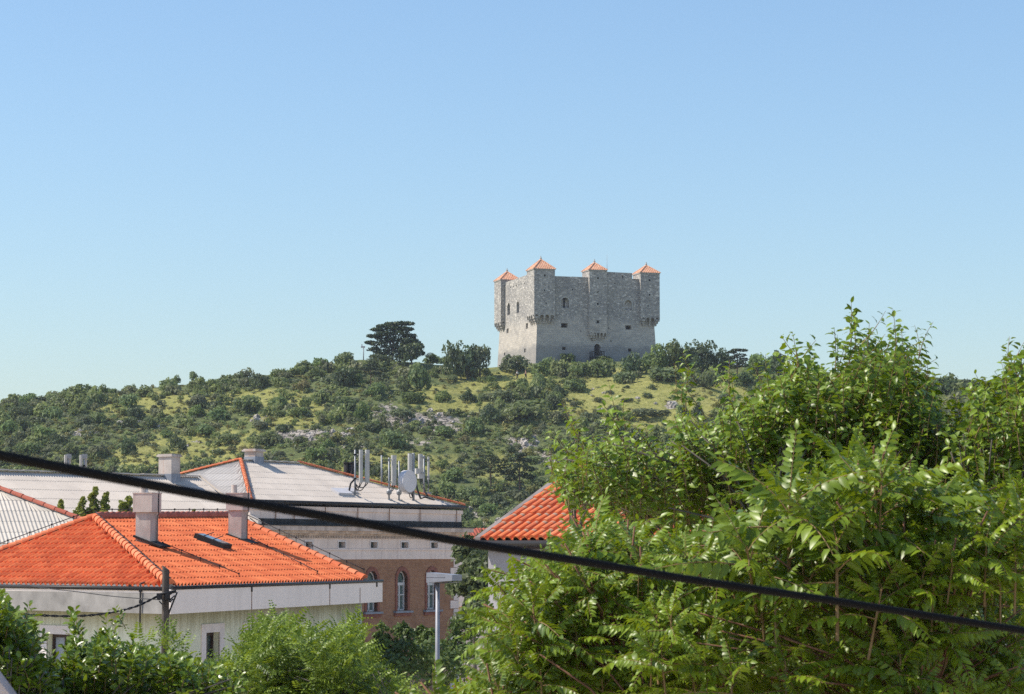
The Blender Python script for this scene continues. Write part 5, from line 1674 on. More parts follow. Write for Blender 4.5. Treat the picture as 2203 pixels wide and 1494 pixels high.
# ------------------------------------------------------------------ near trees
def near_tree(name, label, group, base, trunk_top, rt, polys, protos, leafmat, barkmat, seed, limbs=9, up=True, tilt=.6, extra=()):
    """polys: list of (polygon in photo pixels, near depth, far depth, count, scale range)"""
    rng = np.random.default_rng(seed)
    t = thing(name, base, label, 'tree', group)
    S = Leaves()
    tips = []
    for poly, d0, d1, cnt, s0, s1 in polys:
        for (x, y) in sample_poly(poly, cnt, rng):
            d = d0 + (d1 - d0) * rng.uniform() ** 1.1
            tips.append((pt(x, y, d), rng.uniform(s0, s1)))
    for (x, y, d, s_) in extra: tips.append((pt(x, y, d), s_))
    ctr = Vector(trunk_top)
    for p, s_ in tips:
        out = p - ctr; out.z = abs(out.z) * .5 + out.length * .35
        az = math.atan2(out.y, out.x) + rng.uniform(-.6, .6)
        lean = min(1.1, tilt * rng.uniform(.0, 1.6)) if up else rng.uniform(0, 1.5)
        R = rotz(az) @ roty(lean) @ rotz(rng.uniform(0, 6.28))
        pr = protos[rng.integers(len(protos))]
        top = float(np.percentile(pr[0][:, 2], 97))
        S.stamp(pr, R, np.array(p) - R @ np.array([0, 0, top * s_]), s_, rng.uniform(-.18, .18))
    crown = S.build('crown', [leafmat, M['twig']], t)
    mb = MB()
    limb_mesh(mb, base, ctr, rt, rt * .7, rng, arch=.05)
    ends = []
    pool = [p for p, _ in tips]
    hx = sorted(pool, key=lambda p: (Vector((p.x - ctr.x, p.y - ctr.y)).length * 1.2 - p.z))[:6]
    lead = Vector(hx[int(rng.integers(len(hx)))]); lead.z -= .7
    LP = limb_mesh(mb, ctr, lead, rt * .7, .012, rng, wob=.8, n=12, arch=.04)
    ends.append(LP)
    zc_ = float(np.percentile([p.z for p in pool], 72))
    rng.shuffle(pool)
    pool.sort(key=lambda p: p.z > zc_)
    for k in range(min(limbs, len(pool))):
        e = Vector(pool[k]); e.z -= .75
        hd = Vector((e.x - ctr.x, e.y - ctr.y)).length
        zs_ = min(lead.z - .1, e.z - .75 * hd - .25)
        if zs_ < ctr.z: zs_ = ctr.z + rng.uniform(0, .4)
        st = min(LP, key=lambda q: abs(q.z - zs_))
        f_ = 1 - max(0, min(1, (st.z - ctr.z) / max(.1, lead.z - ctr.z)))
        P = limb_mesh(mb, st, e, rt * (.14 + .22 * f_), .007, rng, wob=.7, arch=.05)
        ends.append(P)
    # side twigs: every other tip reaches back to the nearest limb point
    allp = [q for P in ends for q in P[1:]]
    for p in pool[limbs:limbs + 420]:
        p = Vector(p)
        q = min(allp, key=lambda a: (a - p).length + (0.6 if a.z > p.z else 0))
        if (q - p).length < 1.6:
            limb_mesh(mb, q, p, .012, .005, rng, wob=.4, n=3, sides=4, arch=.2)
    mb.build('trunk', barkmat, t)
    return t

r_ = np.random.default_rng(3)
# rosettes of tree-of-heaven leaves
AIL = [compound(r_.uniform(.38, .60), int(r_.integers(8, 13)), r_.uniform(.098, .125), r_.uniform(.040, .050), r_.uniform(.15, .5), r_) for _ in range(9)]
def rosette(rng, n):
    S = Leaves()
    VV, T = ribbon(np.array([[0, 0, -.5], [0, 0, -.2], [0, 0, .03]]), [.012, .010, .006]); S.add(VV, T, np.full(len(VV), .5), np.ones(len(T), int))
    for k in range(n):
        f = k / n
        el = 1.15 - 1.35 * f + rng.uniform(-.2, .2)
        R = rotz(k * 2.4 + rng.uniform(-.3, .3)) @ roty(-el) @ rotx(rng.uniform(-.35, .35))
        S.stamp(AIL[rng.integers(len(AIL))], R, np.array([0, 0, .02 - .25 * f]), .55 + .5 * min(1, f * 1.8), rng.uniform(-.12, .12))
    return S.get()
ROS = [rosette(r_, int(r_.integers(8, 12))) for _ in range(7)]
MUL = [shoot(r_.uniform(.26, .42), int(r_.integers(10, 15)), r_.uniform(.088, .11), r_.uniform(.046, .058), r_, upright=.35, droop=.55, taper=.35, wide=.38) for _ in range(9)]
LAU = [shoot(r_.uniform(.22, .4), int(r_.integers(13, 19)), r_.uniform(.10, .13), r_.uniform(.055, .072), r_, upright=.65, droop=.1, taper=.35, wide=.52) for _ in range(8)]
ROB1 = [compound(r_.uniform(.16, .24), int(r_.integers(6, 9)), .044, .023, r_.uniform(.1, .5), r_, start=.12, hang=.2, simple=True) for _ in range(8)]
def spray(rng):
    S = Leaves()
    for k in range(9):
        R = rotz(k * 2.4 + rng.uniform(-.4, .4)) @ roty(-(.9 - 1.0 * k / 9) + rng.uniform(-.25, .25)) @ rotx(rng.uniform(-.4, .4))
        S.stamp(ROB1[rng.integers(len(ROB1))], R, np.array([0, 0, .22 - .03 * k]), rng.uniform(.8, 1.2), rng.uniform(-.2, .2))
    return S.get()
ROB = [spray(r_) for _ in range(6)]

AP = [(880, 1530), (960, 1480), (1050, 1420), (1080, 1340), (1100, 1260), (1160, 1190), (1240, 1140), (1310, 1110), (1420, 1130), (1440, 1560), (800, 1560)]
BP = [(1400, 1130), (1500, 1125), (1610, 1075), (1680, 1010), (1740, 960), (1880, 960), (1960, 1010), (2060, 1040), (2230, 1010), (2260, 1560), (1400, 1560)]
def sub(poly, a): return poly
near_tree('tree_of_heaven', 'leafy tree with long feathery leaves and reddish stems before the canal tiled roof', 'trees of heaven in the foreground', V(.9, 15.6, GZ0), V(.95, 15.6, -2.3), .085,
          [(AP, 14.2, 18.2, 270, .42, .74)], ROS, M['lf_ail'], M['bark_red'], 21, limbs=9, extra=[(1045, 1225, 15.2, .6), (1040, 1300, 15.0, .6), (1100, 1200, 15.5, .7), (1230, 1110, 15.6, .8), (905, 1468, 14.6, .7), (850, 1490, 14.4, .7)])
near_tree('tree_of_heaven', 'largest feathery leaved tree filling the lower right corner under the overhead cable', 'trees of heaven in the foreground', V(1.9, 15.3, GZ0), V(1.6, 15.4, -2.6), .09,
          [(BP, 13.6, 18.4, 460, .42, .78)], ROS, M['lf_ail'], M['bark_red'], 22, limbs=9, extra=[(1700, 985, 13.6, 1.2), (1880, 960, 13.8, 1.1), (1600, 1130, 13.5, .95), (1960, 990, 14, .9), (2150, 1050, 14, .9), (1800, 1080, 13.6, 1.05)])
MP = [(1185, 985), (1215, 935), (1255, 975), (1305, 925), (1345, 985), (1400, 990), (1440, 915), (1470, 860), (1500, 930), (1550, 870), (1580, 860), (1640, 825), (1680, 785), (1725, 790), (1760, 815), (1815, 770), (1835, 810), (1855, 735), (1880, 775), (1930, 735), (1965, 800), (2005, 820), (2035, 860), (2060, 920), (2080, 1000), (2080, 1150), (1950, 1250), (1700, 1220), (1640, 1110), (1400, 1090), (1250, 1070), (1190, 1040)]
TOPS = []
for (x, y, n_) in ((1850, 690, 7), (1878, 725, 5), (1935, 700, 7), (1955, 740, 5), (1983, 725, 4), (2005, 790, 4), (1812, 740, 5), (1722, 748, 6), (1690, 760, 5), (1760, 775, 4), (1560, 812, 5), (1462, 800, 6), (1310, 880, 7), (1230, 900, 5), (1640, 800, 5), (1900, 760, 6), (1370, 930, 4), (1200, 950, 4)):
    for k in range(n_): TOPS.append((x + r_.normal() * 8 + (k - n_ / 2) * 2, y - 34 + k * 14, 20.5 + r_.normal() * .5, r_.uniform(.75, 1.0)))
near_tree('broadleaf_tree', 'tall green broadleaf tree with upright shoots against the sky right of the fortress', 'broadleaf trees behind the trees of heaven', V(2.6, 21.0, GZ0), V(2.5, 21, -2.8), .12,
          [(MP, 19.3, 22.5, 1250, .8, 1.2), ([(1185, 980), (1230, 950), (1310, 930), (1420, 960), (1520, 900), (1600, 850), (1760, 820), (1760, 1000), (1620, 1010), (1400, 1040), (1200, 1040)], 19.3, 22, 520, .7, 1.05), ([(1640, 840), (1680, 795), (1760, 815), (1830, 775), (1860, 735), (1940, 735), (1995, 790), (2035, 860), (2060, 960), (2060, 1060), (1640, 1040)], 19.3, 22, 640, .7, 1.05), ([(1650, 800), (1990, 800), (2020, 900), (2040, 1100), (1700, 1150), (1600, 950)], 19.3, 22, 330, .8, 1.2)], MUL, M['lf_mul'], M['bark_grey'], 23, limbs=20, extra=TOPS)
NP = [(2040, 1000), (2055, 870), (2095, 815), (2130, 830), (2160, 790), (2230, 790), (2300, 800), (2300, 1300), (2100, 1300), (2030, 1150)]
TOP2 = []
for (x, y, n_) in ((2162, 745, 7), (2196, 750, 8), (2120, 810, 4), (2178, 790, 5), (2085, 830, 4), (2225, 770, 5)):
    for k in range(n_): TOP2.append((x + r_.normal() * 8, y - 12 + k * 15, 20 + r_.normal() * .4, r_.uniform(.75, 1.0)))
near_tree('broadleaf_tree', 'dense green broadleaf tree cut by the right edge of the view', 'broadleaf trees behind the trees of heaven', V(4.3, 20.3, GZ0), V(4.1, 20.3, -2.5), .11,
          [(NP, 18.8, 21.8, 950, .75, 1.15)], MUL, M['lf_mul'], M['bark_grey'], 24, limbs=12, extra=TOP2)

# lower left shrubs
L1 = [(-60, 1560), (-60, 1250), (0, 1262), (22, 1300), (45, 1330), (70, 1350), (85, 1420), (120, 1440), (140, 1560)]
E1 = []
for (x, y, n_) in ((12, 1268, 9), (40, 1310, 6), (60, 1300, 5), (82, 1340, 5), (98, 1420, 4)):
    for k in range(n_): E1.append((x + r_.normal() * 8, y + k * 15, 20 + r_.normal() * .3, r_.uniform(.7, .95)))
near_tree('laurel_bush', 'tall glossy dark laurel at the left edge beside the stone coping', 'glossy laurels at lower left', V(-4.15, 20.4, GZ0), V(-4.1, 20.4, -2.2), .07,
          [(L1, 19.2, 21.6, 620, .7, 1.05)], LAU, M['lf_laurel'], M['bark_grey'], 25, limbs=9, tilt=.45, extra=E1)
L2 = [(90, 1560), (95, 1470), (128, 1420), (160, 1365), (190, 1385), (225, 1350), (245, 1375), (290, 1390), (330, 1395), (400, 1405), (470, 1425), (520, 1450), (540, 1560)]
E2_ = []
for (x, y, n_) in ((152, 1312, 8), (232, 1308, 8), (180, 1362, 5), (110, 1395, 5), (270, 1365, 5), (310, 1385, 4), (205, 1370, 4)):
    for k in range(n_): E2_.append((x + r_.normal() * 6, y + k * 14, 21.5 + r_.normal() * .3, r_.uniform(.65, .9)))
near_tree('laurel_bush', 'glossy laurel with two upright shoots in front of the grey concrete fascia', 'glossy laurels at lower left', V(-3.3, 21.8, GZ0), V(-3.3, 21.8, -2.2), .07,
          [(L2, 20.4, 22.8, 1000, .65, 1.0)], LAU, M['lf_laurel'], M['bark_grey'], 26, limbs=9, tilt=.45, extra=E2_)
RP = [(320, 1560), (330, 1430), (400, 1425), (450, 1415), (500, 1390), (530, 1350), (560, 1325), (600, 1318), (660, 1342), (700, 1330), (745, 1340), (775, 1325), (800, 1380), (825, 1420), (870, 1440), (905, 1480), (920, 1560)]
E3 = []
for (x, y, d) in ((585, 1308, 28), (570, 1318, 28), (640, 1335, 28), (690, 1325, 28.5), (770, 1315, 28.5), (782, 1322, 28.5), (530, 1345, 28), (295, 1345, 27), (320, 1350, 27), (352, 1345, 27), (370, 1350, 27), (340, 1362, 27), (300, 1365, 27), (385, 1390, 27), (330, 1380, 27), (360, 1375, 27), (800, 1380, 28)): E3.append((x, y, d, r_.uniform(.8, 1.1)))
near_tree('locust_tree', 'bright yellow green tree with fine feathery leaves under the white fascia', None, V(-2.6, 28.2, GZ0), V(-2.6, 28.2, -2.6), .09,
          [(RP, 26.8, 29.8, 850, .8, 1.25)], ROB, M['lf_rob'], M['bark_grey'], 27, limbs=14, tilt=.7, extra=E3)

# ------------------------------------------------------------------ middle distance and hill plants
def blob(seed, n_cl, n_lf, leaf, flat=.85, lo=-.15, spread=.62, cr=.42):
    """unit bush: leaf-sized faces on many small clumps over a dome"""
    rng = np.random.default_rng(seed)
    Vs, Ts, tn = [], [], []
    n = 0
    for c in range(n_cl):
        while True:
            d = rng.normal(size=3); d /= np.linalg.norm(d)
            if d[2] > lo: break
        rad = spread * rng.uniform(.55, 1.12)
        cen = d * rad * np.array([1, 1, flat]); cen[2] += .28
        r = cr * rng.uniform(.55, 1.15)
        k = int(n_lf / n_cl * (r / cr) ** 2) + 3
        tone = rng.uniform(.15, .85)
        u = rng.normal(size=(k, 3)); u /= np.linalg.norm(u, axis=1)[:, None]
        u[:, 2] = np.where(u[:, 2] < -.35, -u[:, 2], u[:, 2])
        p = cen + u * r * rng.uniform(.6, 1.1, (k, 1))
        nrm = u + rng.normal(size=(k, 3)) * .55; nrm /= np.linalg.norm(nrm, axis=1)[:, None]
        a = np.cross(nrm, rng.normal(size=(k, 3))); a /= np.linalg.norm(a, axis=1)[:, None] + 1e-9
        b_ = np.cross(nrm, a)
        s_ = leaf * rng.uniform(.6, 1.3, (k, 1))
        q = np.stack([p - a * s_, p - b_ * s_ * .6, p + a * s_, p + b_ * s_ * .6], 1).reshape(-1, 3)
        Vs.append(q)
        Ts.append(np.arange(k * 4).reshape(k, 4) + n); n += k * 4
        tn.append(np.repeat(np.clip(tone + rng.uniform(-.25, .25, k), 0, 1), 4))
    return np.concatenate(Vs), np.concatenate(Ts), np.concatenate(tn)

def pads(seed, spec, n_lf, leaf):
    """flat needle pads: spec = (x, y, z, rx, rz)"""
    rng = np.random.default_rng(seed)
    Vs, Ts, tn = [], [], []; n = 0
    for (x, y, z, rx, rz) in spec:
        k = n_lf
        u = rng.normal(size=(k, 3)); u /= np.linalg.norm(u, axis=1)[:, None]
        u *= rng.uniform(.3, 1, (k, 1)) ** .5
        p = np.array([x, y, z]) + u * np.array([rx, rx, rz])
        nrm = u * np.array([.5, .5, 1.2]) + rng.normal(size=(k, 3)) * .5; nrm /= np.linalg.norm(nrm, axis=1)[:, None]
        a = np.cross(nrm, rng.normal(size=(k, 3))); a /= np.linalg.norm(a, axis=1)[:, None]
        b_ = np.cross(nrm, a); s_ = leaf * rng.uniform(.6, 1.3, (k, 1))
        Vs.append(np.stack([p - a * s_, p - b_ * s_ * .5, p + a * s_, p + b_ * s_ * .5], 1).reshape(-1, 3))
        Ts.append(np.arange(k * 4).reshape(k, 4) + n); n += k * 4
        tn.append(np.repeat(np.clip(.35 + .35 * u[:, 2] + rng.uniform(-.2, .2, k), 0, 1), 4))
    return np.concatenate(Vs), np.concatenate(Ts), np.concatenate(tn)

def proto_mesh(name, data, mat):
    o = mesh_np(name, data[0], data[1], mat, data[2], loc=(0, 0, 0))
    me = o.data; bpy.data.objects.remove(o)
    return me
PM = {
 'S': [proto_mesh('shrub_leaves', blob(100 + i, 20, 900, .115), M['lf_shrub']) for i in range(5)],
 'G': [proto_mesh('grey_shrub_leaves', blob(200 + i, 24, 900, .10, .8, cr=.36), M['lf_grey']) for i in range(4)],
 'L': [proto_mesh('broom_leaves', blob(300 + i, 14, 420, .13, .7, cr=.45), M['lf_lime']) for i in range(3)],
 'O': [proto_mesh('oak_leaves', blob(400 + i, 26, 1300, .095, 1.0, -.5, .68, .38), M['lf_oak']) for i in range(4)],
 'T': [proto_mesh('light_tree_leaves', blob(450 + i, 26, 1300, .095, 1.0, -.5, .68, .38), M['lf_shrub']) for i in range(3)],
}
rh_ = random.Random(77)
def where(px, py):
    if py < 815 and px < 760: return 'along the skyline left of the pine'
    if px < 640: return 'on the open left part of the hill'
    if px < 1240 and py < 880: return 'on the upper slope between pine and fortress'
    if px < 1240: return 'on the rocky slope behind the antennas'
    return 'on the yellow grass right below the fortress'
KIND = {'S': ('green_shrub', 'rounded mid green shrub'), 'G': ('greygreen_shrub', 'loose grey green shrub'), 'L': ('yellow_broom', 'low yellow green broom clump'), 'O': ('dark_shrub', 'dark green dense shrub'), 'T': ('green_shrub', 'rounded mid green shrub')}
def shrub(px, py, wpx, hpx, kind):
    g_ = hit(px, py)
    k = g_.y / F
    o = bpy.data.objects.new(KIND[kind][0], rh_.choice(PM[kind]))
    COL.objects.link(o)
    sx = wpx * k / 2.05; sz = hpx * k / 1.22
    o.location = (g_.x, g_.y + sx * .5, float(terrain(g_.x, g_.y + sx * .5)) - .12 * sz)
    o.scale = (sx, sx, sz)
    o.rotation_euler = (0, 0, rh_.uniform(0, 6.28))
    tag(o, KIND[kind][1] + ' ' + where(px, py), 'shrub', KIND[kind][1] + 's ' + where(px, py))
    return o
NOTE = [(740, 835, 60, 56, 'O'), (765, 832, 45, 48, 'S'), (811, 859, 46, 40, 'S'), (900, 843, 72, 74, 'S'), (868, 848, 45, 40, 'S'), (1104, 806, 84, 52, 'G'), (1056, 828, 28, 20, 'S'), (1005, 866, 44, 28, 'O'), (951, 868, 46, 32, 'S'),
 (888, 870, 60, 36, 'S'), (780, 908, 48, 45, 'S'), (745, 890, 60, 38, 'S'), (688, 872, 50, 30, 'S'), (862, 906, 70, 30, 'G'), (845, 968, 78, 50, 'S'), (800, 930, 50, 26, 'G'), (955, 943, 60, 28, 'S'), (1020, 945, 56, 45, 'S'), (1058, 914, 60, 42, 'O'),
 (1130, 915, 112, 44, 'S'), (1085, 868, 70, 36, 'G'), (1188, 882, 45, 30, 'O'), (1160, 834, 45, 34, 'S'), (680, 1000, 60, 42, 'S'), (975, 1040, 70, 35, 'S'), (950, 1010, 40, 24, 'S'), (1105, 1078, 50, 30, 'G'), (1150, 1000, 50, 26, 'S'), (1010, 1085, 60, 40, 'S'), (960, 1075, 50, 40, 'S'),
 (1170, 1060, 60, 40, 'S'), (1003, 1132, 46, 34, 'O'), (1050, 1112, 50, 34, 'S'), (1092, 1136, 46, 30, 'O'), (1025, 1100, 44, 30, 'S'), (1120, 1118, 50, 36, 'S'), (990, 1108, 40, 30, 'S'), (1070, 1092, 44, 28, 'O'), (1168, 812, 62, 42, 'S'), (1204, 812, 56, 46, 'S'), (1248, 812, 62, 42, 'S'), (1292, 812, 72, 52, 'S'), (1348, 826, 64, 40, 'S'), (1364, 805, 66, 50, 'O'), (1402, 802, 60, 50, 'S'), (1237, 846, 64, 34, 'S'), (1204, 854, 42, 26, 'O'), (1158, 838, 42, 34, 'S'),
 (1122, 838, 38, 26, 'S'), (1148, 892, 110, 42, 'S'), (1195, 872, 50, 32, 'S'), (1205, 913, 60, 30, 'G'), (1270, 914, 60, 30, 'G'), (1390, 907, 90, 22, 'G'), (1348, 837, 20, 7, 'O'), (1350, 866, 34, 10, 'O'), (1393, 859, 28, 11, 'O'),
 (1417, 798, 55, 45, 'S'), (1430, 826, 92, 38, 'S'), (1495, 832, 50, 30, 'G'), (1525, 838, 52, 48, 'S'), (1478, 845, 26, 18, 'S'), (1477, 864, 42, 16, 'G'), (1468, 895, 30, 30, 'S'), (1428, 897, 46, 15, 'G'), (1500, 907, 34, 40, 'O'), (1245, 872, 30, 14, 'S'), (1290, 868, 36, 12, 'G'), (1320, 890, 40, 16, 'G'), (1310, 850, 26, 10, 'G'),
 (170, 862, 78, 44, 'S'), (220, 852, 28, 26, 'S'), (112, 866, 30, 26, 'S'), (190, 884, 34, 32, 'O'), (278, 882, 52, 42, 'S'), (310, 856, 52, 26, 'S'), (655, 806, 52, 34, 'S'), (515, 824, 48, 24, 'S'), (560, 838, 52, 40, 'O'), (690, 800, 52, 34, 'S'), (600, 815, 46, 26, 'S'), (740, 790, 60, 34, 'S'),
 (60, 872, 50, 28, 'S'), (20, 880, 60, 30, 'G'), (360, 846, 60, 30, 'S'), (420, 842, 50, 28, 'S'), (470, 836, 50, 26, 'S'), (40, 910, 70, 40, 'O'), (110, 905, 60, 36, 'S'), (20, 940, 60, 36, 'S'), (90, 950, 70, 36, 'S'), (150, 985, 50, 30, 'S'), (60, 985, 60, 34, 'S'), (120, 960, 46, 30, 'O'),
 (420, 900, 46, 36, 'S'), (470, 910, 60, 36, 'S'), (530, 890, 80, 44, 'S'), (600, 880, 50, 30, 'S'), (210, 915, 50, 32, 'S'), (290, 905, 46, 28, 'O'), (320, 925, 40, 26, 'S'), (276, 980, 44, 44, 'O'), (380, 970, 50, 38, 'O'), (440, 945, 60, 30, 'S'), (210, 990, 56, 34, 'G'), (350, 1000, 40, 26, 'S'), (490, 960, 60, 30, 'S'),
 (580, 965, 60, 36, 'S'), (640, 960, 40, 24, 'G'), (560, 930, 46, 26, 'G'), (650, 900, 46, 26, 'S'), (930, 780, 50, 28, 'S'), (960, 790, 40, 26, 'S'), (1222, 777, 38, 30, 'S'), (1300, 780, 50, 18, 'S'), (1180, 790, 40, 22, 'S'), (1625, 800, 54, 46, 'G'), (1672, 800, 56, 46, 'S'), (1600, 835, 60, 36, 'S'), (1660, 850, 60, 34, 'S'), (1560, 870, 46, 26, 'G'),
 (2040, 850, 66, 44, 'O'), (2095, 848, 66, 40, 'O'), (2010, 845, 50, 40, 'S'), (2060, 900, 60, 36, 'G'), (2150, 850, 60, 40, 'S'), (1980, 860, 60, 40, 'S'), (1850, 850, 80, 46, 'S'), (1760, 840, 80, 46, 'S'), (2060, 940, 60, 36, 'S'), (2030, 980, 60, 36, 'O')]
for n_ in NOTE: shrub(*n_)
# the scatter of smaller shrubs, thinner on rock and open grass
cnt = 0
placed = [(n_[0], n_[1]) for n_ in NOTE]
while cnt < 130:
    px = rh_.uniform(-30, 1700); base_y = float(np.interp(px, [0, 400, 780, 1060, 1500, 1700], [865, 832, 790, 812, 820, 830]))
    py = base_y + rh_.uniform(0, 1) ** .8 * (1115 - base_y if 930 < px < 1230 else 1020 - base_y)
    z_ = max(float(zone(ROCKS, np.array([px]), np.array([py]))[0]), float(zone(GRASS, np.array([px]), np.array([py]))[0]))
    if rh_.random() < z_ * .97: continue
    w_ = rh_.choice([18, 22, 26, 30, 36, 44, 52]) * (1 - .3 * z_)
    if min((abs(px - a) / (w_ * .55) + abs(py - b) / (w_ * .4)) for a, b in placed) < 1.0: continue
    placed.append((px, py))
    shrub(px, py, w_, w_ * rh_.uniform(.5, .78), rh_.choice('SSSSGGOOL' if z_ < .3 else 'GGLLS')); cnt += 1

# beyond the individually placed shrubs: the rest of the scrub as one mass
rng = np.random.default_rng(8)
VV_, TT_, tone_, mi_ = [], [], [], []
n0_ = 0
sc_p = [blob(600 + i, 10, 190, .17, .8, cr=.46) for i in range(6)]
SKY = [(x + rng.uniform(-6, 6), 3 + rng.uniform(0, 16)) for x in range(-40, 1060, 11)] + [(x, rng.uniform(0, 14)) for x in range(1410, 2230, 14)]
for k in range(4300 + len(SKY)):
    px = rng.uniform(-60, 1720) if k >= len(SKY) else SKY[k][0]; base_y = float(np.interp(px, [0, 400, 640, 780, 1060, 1500, 1700], [860, 828, 806, 786, 806, 812, 822]))
    lim = 1130 - base_y if px > 930 else 1030 - base_y
    py = base_y + lim * rng.uniform() ** 1.25
    if k < len(SKY): py = float(np.interp(px, [0, 400, 640, 780, 1060, 1500, 1700, 2203], [880, 842, 806, 786, 804, 812, 818, 850])) + SKY[k][1]
    a_ = np.array([px]); b_ = np.array([py])
    z_ = max(float(zone(ROCKS, a_, b_)[0]), float(zone(GRASS, a_, b_)[0]))
    if k >= len(SKY) and (rng.uniform() < min(.95, z_ * 1.05) or fbm(px / 55, py / 30, 41, 3) < rng.uniform(-.3, .28)): continue
    h_ = hit(px, py); kk = h_.y / F
    wpx = rng.choice([11, 16, 22, 28, 36, 48], p=[.24, .24, .2, .16, .1, .06]) * (1 if k >= len(SKY) else 1.25)
    sx = wpx * kk / 2.05; sz = wpx * rng.uniform(.5, .85) * kk / 1.22
    P_ = sc_p[rng.integers(6)]
    VV_.append((P_[0] @ rotz(rng.uniform(0, 6.28)).T) * np.array([sx, sx, sz]) + np.array([h_.x, h_.y + sx * .3, h_.z - .15 * sz]))
    TT_.append(P_[1] + n0_); n0_ += len(P_[0])
    tone_.append(np.clip(P_[2] * .8 + .1 + rng.uniform(-.25, .25), 0, 1))
    mi_.append(np.full(len(P_[1]), rng.choice([0, 1, 2], p=[.62, .26, .12])))
rg9 = np.random.default_rng(90)
for k in range(3200):      # the flanks and the foot of the hill, beyond and below what the trees and roofs leave open
    px = rg9.uniform(-500, 2900); base_y = float(np.interp(px, [-500, 0, 400, 640, 780, 1060, 1500, 1700, 2203, 2900], [900, 872, 836, 806, 786, 806, 812, 822, 845, 870]))
    py = base_y + rg9.uniform() ** 1.1 * (1185 - base_y)
    if -60 < px < 1720 and py < (1130 if px > 930 else 1030): continue
    if fbm(px / 55, py / 30, 41, 3) < rg9.uniform(-.34, .2): continue
    h_ = hit(px, py); kk = h_.y / F
    wpx = rg9.choice([16, 22, 28, 36, 48, 60])
    sx = wpx * kk / 2.05; sz = wpx * rg9.uniform(.5, .85) * kk / 1.22
    P_ = sc_p[rg9.integers(6)]
    VV_.append((P_[0] @ rotz(rg9.uniform(0, 6.28)).T) * np.array([sx, sx, sz]) + np.array([h_.x, h_.y, h_.z - .15 * sz]))
    TT_.append(P_[1] + n0_); n0_ += len(P_[0])
    tone_.append(np.clip(P_[2] * .8 + .1 + rg9.uniform(-.25, .25), 0, 1))
    mi_.append(np.full(len(P_[1]), rg9.choice([0, 1, 2], p=[.62, .26, .12])))
ug = mesh_np('scrub', np.concatenate(VV_), np.concatenate(TT_), [M['lf_shrub'], M['lf_grey'], M['lf_oak']], np.concatenate(tone_), np.concatenate(mi_))
tag(ug, 'continuous low green scrub filling the hillside between the larger shrubs', 'scrub', kind='stuff')

# undergrowth: small tufts nobody could count
rng = np.random.default_rng(5)
S1 = Leaves(); tn_m = []
tuft = [blob(500 + i, 5, 34, .26, .6, cr=.5) for i in range(5)]
VV_, TT_, tone_, mi_ = [], [], [], []
n0_ = 0
for k in range(7500):
    px = rng.uniform(-60, 1750); base_y = float(np.interp(px, [0, 400, 780, 1060, 1500, 1700], [862, 830, 788, 806, 812, 822]))
    py = base_y + rng.uniform() * (1130 - base_y if px > 930 else 1030 - base_y)
    a_ = np.array([px]); b_ = np.array([py])
    rz_ = float(zone(ROCKS, a_, b_)[0]); gz_ = float(zone(GRASS, a_, b_)[0])
    if rng.uniform() < max(rz_ * .8, gz_ * .72): continue
    r0 = ray(px, py)
    h_ = hit(px, py)
    P_ = tuft[rng.integers(5)]
    s_ = rng.uniform(.25, .95) * (1.0 - .4 * gz_)
    VV_.append(P_[0] * np.array([s_, s_, s_ * rng.uniform(.6, 1)]) @ rotz(rng.uniform(0, 6.28)).T + np.array([h_.x, h_.y, h_.z - .1]))
    TT_.append(P_[1] + n0_); n0_ += len(P_[0])
    tone_.append(np.clip(P_[2] + rng.uniform(-.2, .2), 0, 1))
    mi_.append(np.full(len(P_[1]), rng.choice([0, 1, 2], p=[.42, .36, .22] if gz_ < .4 else [.15, .3, .55])))
ug = mesh_np('undergrowth', np.concatenate(VV_), np.concatenate(TT_), [M['lf_shrub'], M['lf_grey'], M['lf_lime']], np.concatenate(tone_), np.concatenate(mi_))
tag(ug, 'mixed low undergrowth of tufts and small herbs across the hillside', 'undergrowth', kind='stuff')

# rocks
def rock_mesh(seed):
    rng = np.random.default_rng(seed)
    b = MB(); n_, m_ = 12, 7
    P = {}
    ph = rng.uniform(0, 6.28, 6)
    for j in range(m_ + 1):
        th = math.pi * j / m_
        for i in range(n_):
            a = 2 * math.pi * i / n_
            r = 1 + .28 * math.sin(2 * a + ph[0]) * math.sin(th) + .22 * math.sin(5 * a + ph[1] + 3 * th) + rng.uniform(-.16, .16)
            r = round(r * 5) / 5
            P[j, i] = V(r * math.sin(th) * math.cos(a), .8 * r * math.sin(th) * math.sin(a), .75 * r * math.cos(th))
    for j in range(m_):
        for i in range(n_): b.face([P[j + 1, i], P[j + 1, (i + 1) % n_], P[j, (i + 1) % n_], P[j, i]])
    o = b.build('rock', M['rock']); me = o.data; bpy.data.objects.remove(o); return me
RM = [rock_mesh(i) for i in range(6)]
def rock(px, py, wpx, hpx):
    g_ = hit(px, py); k = g_.y / F
    o = bpy.data.objects.new('rock_outcrop', rh_.choice(RM)); COL.objects.link(o)
    o.location = g_; s_ = wpx * k / 2
    o.scale = (s_, s_ * rh_.uniform(.7, 1.1), hpx * k / 1.0)
    o.rotation_euler = (rh_.uniform(-.35, .35), rh_.uniform(-.35, .35), rh_.uniform(0, 6.28))
    wh = 'low on the cliff beside the canal tiled roof' if py > 1080 else ('among the yellow grass below the fortress' if px > 1240 else 'in the scree on the hillside')
    tag(o, 'broken grey limestone outcrop ' + wh, 'rock', 'limestone outcrops ' + wh)
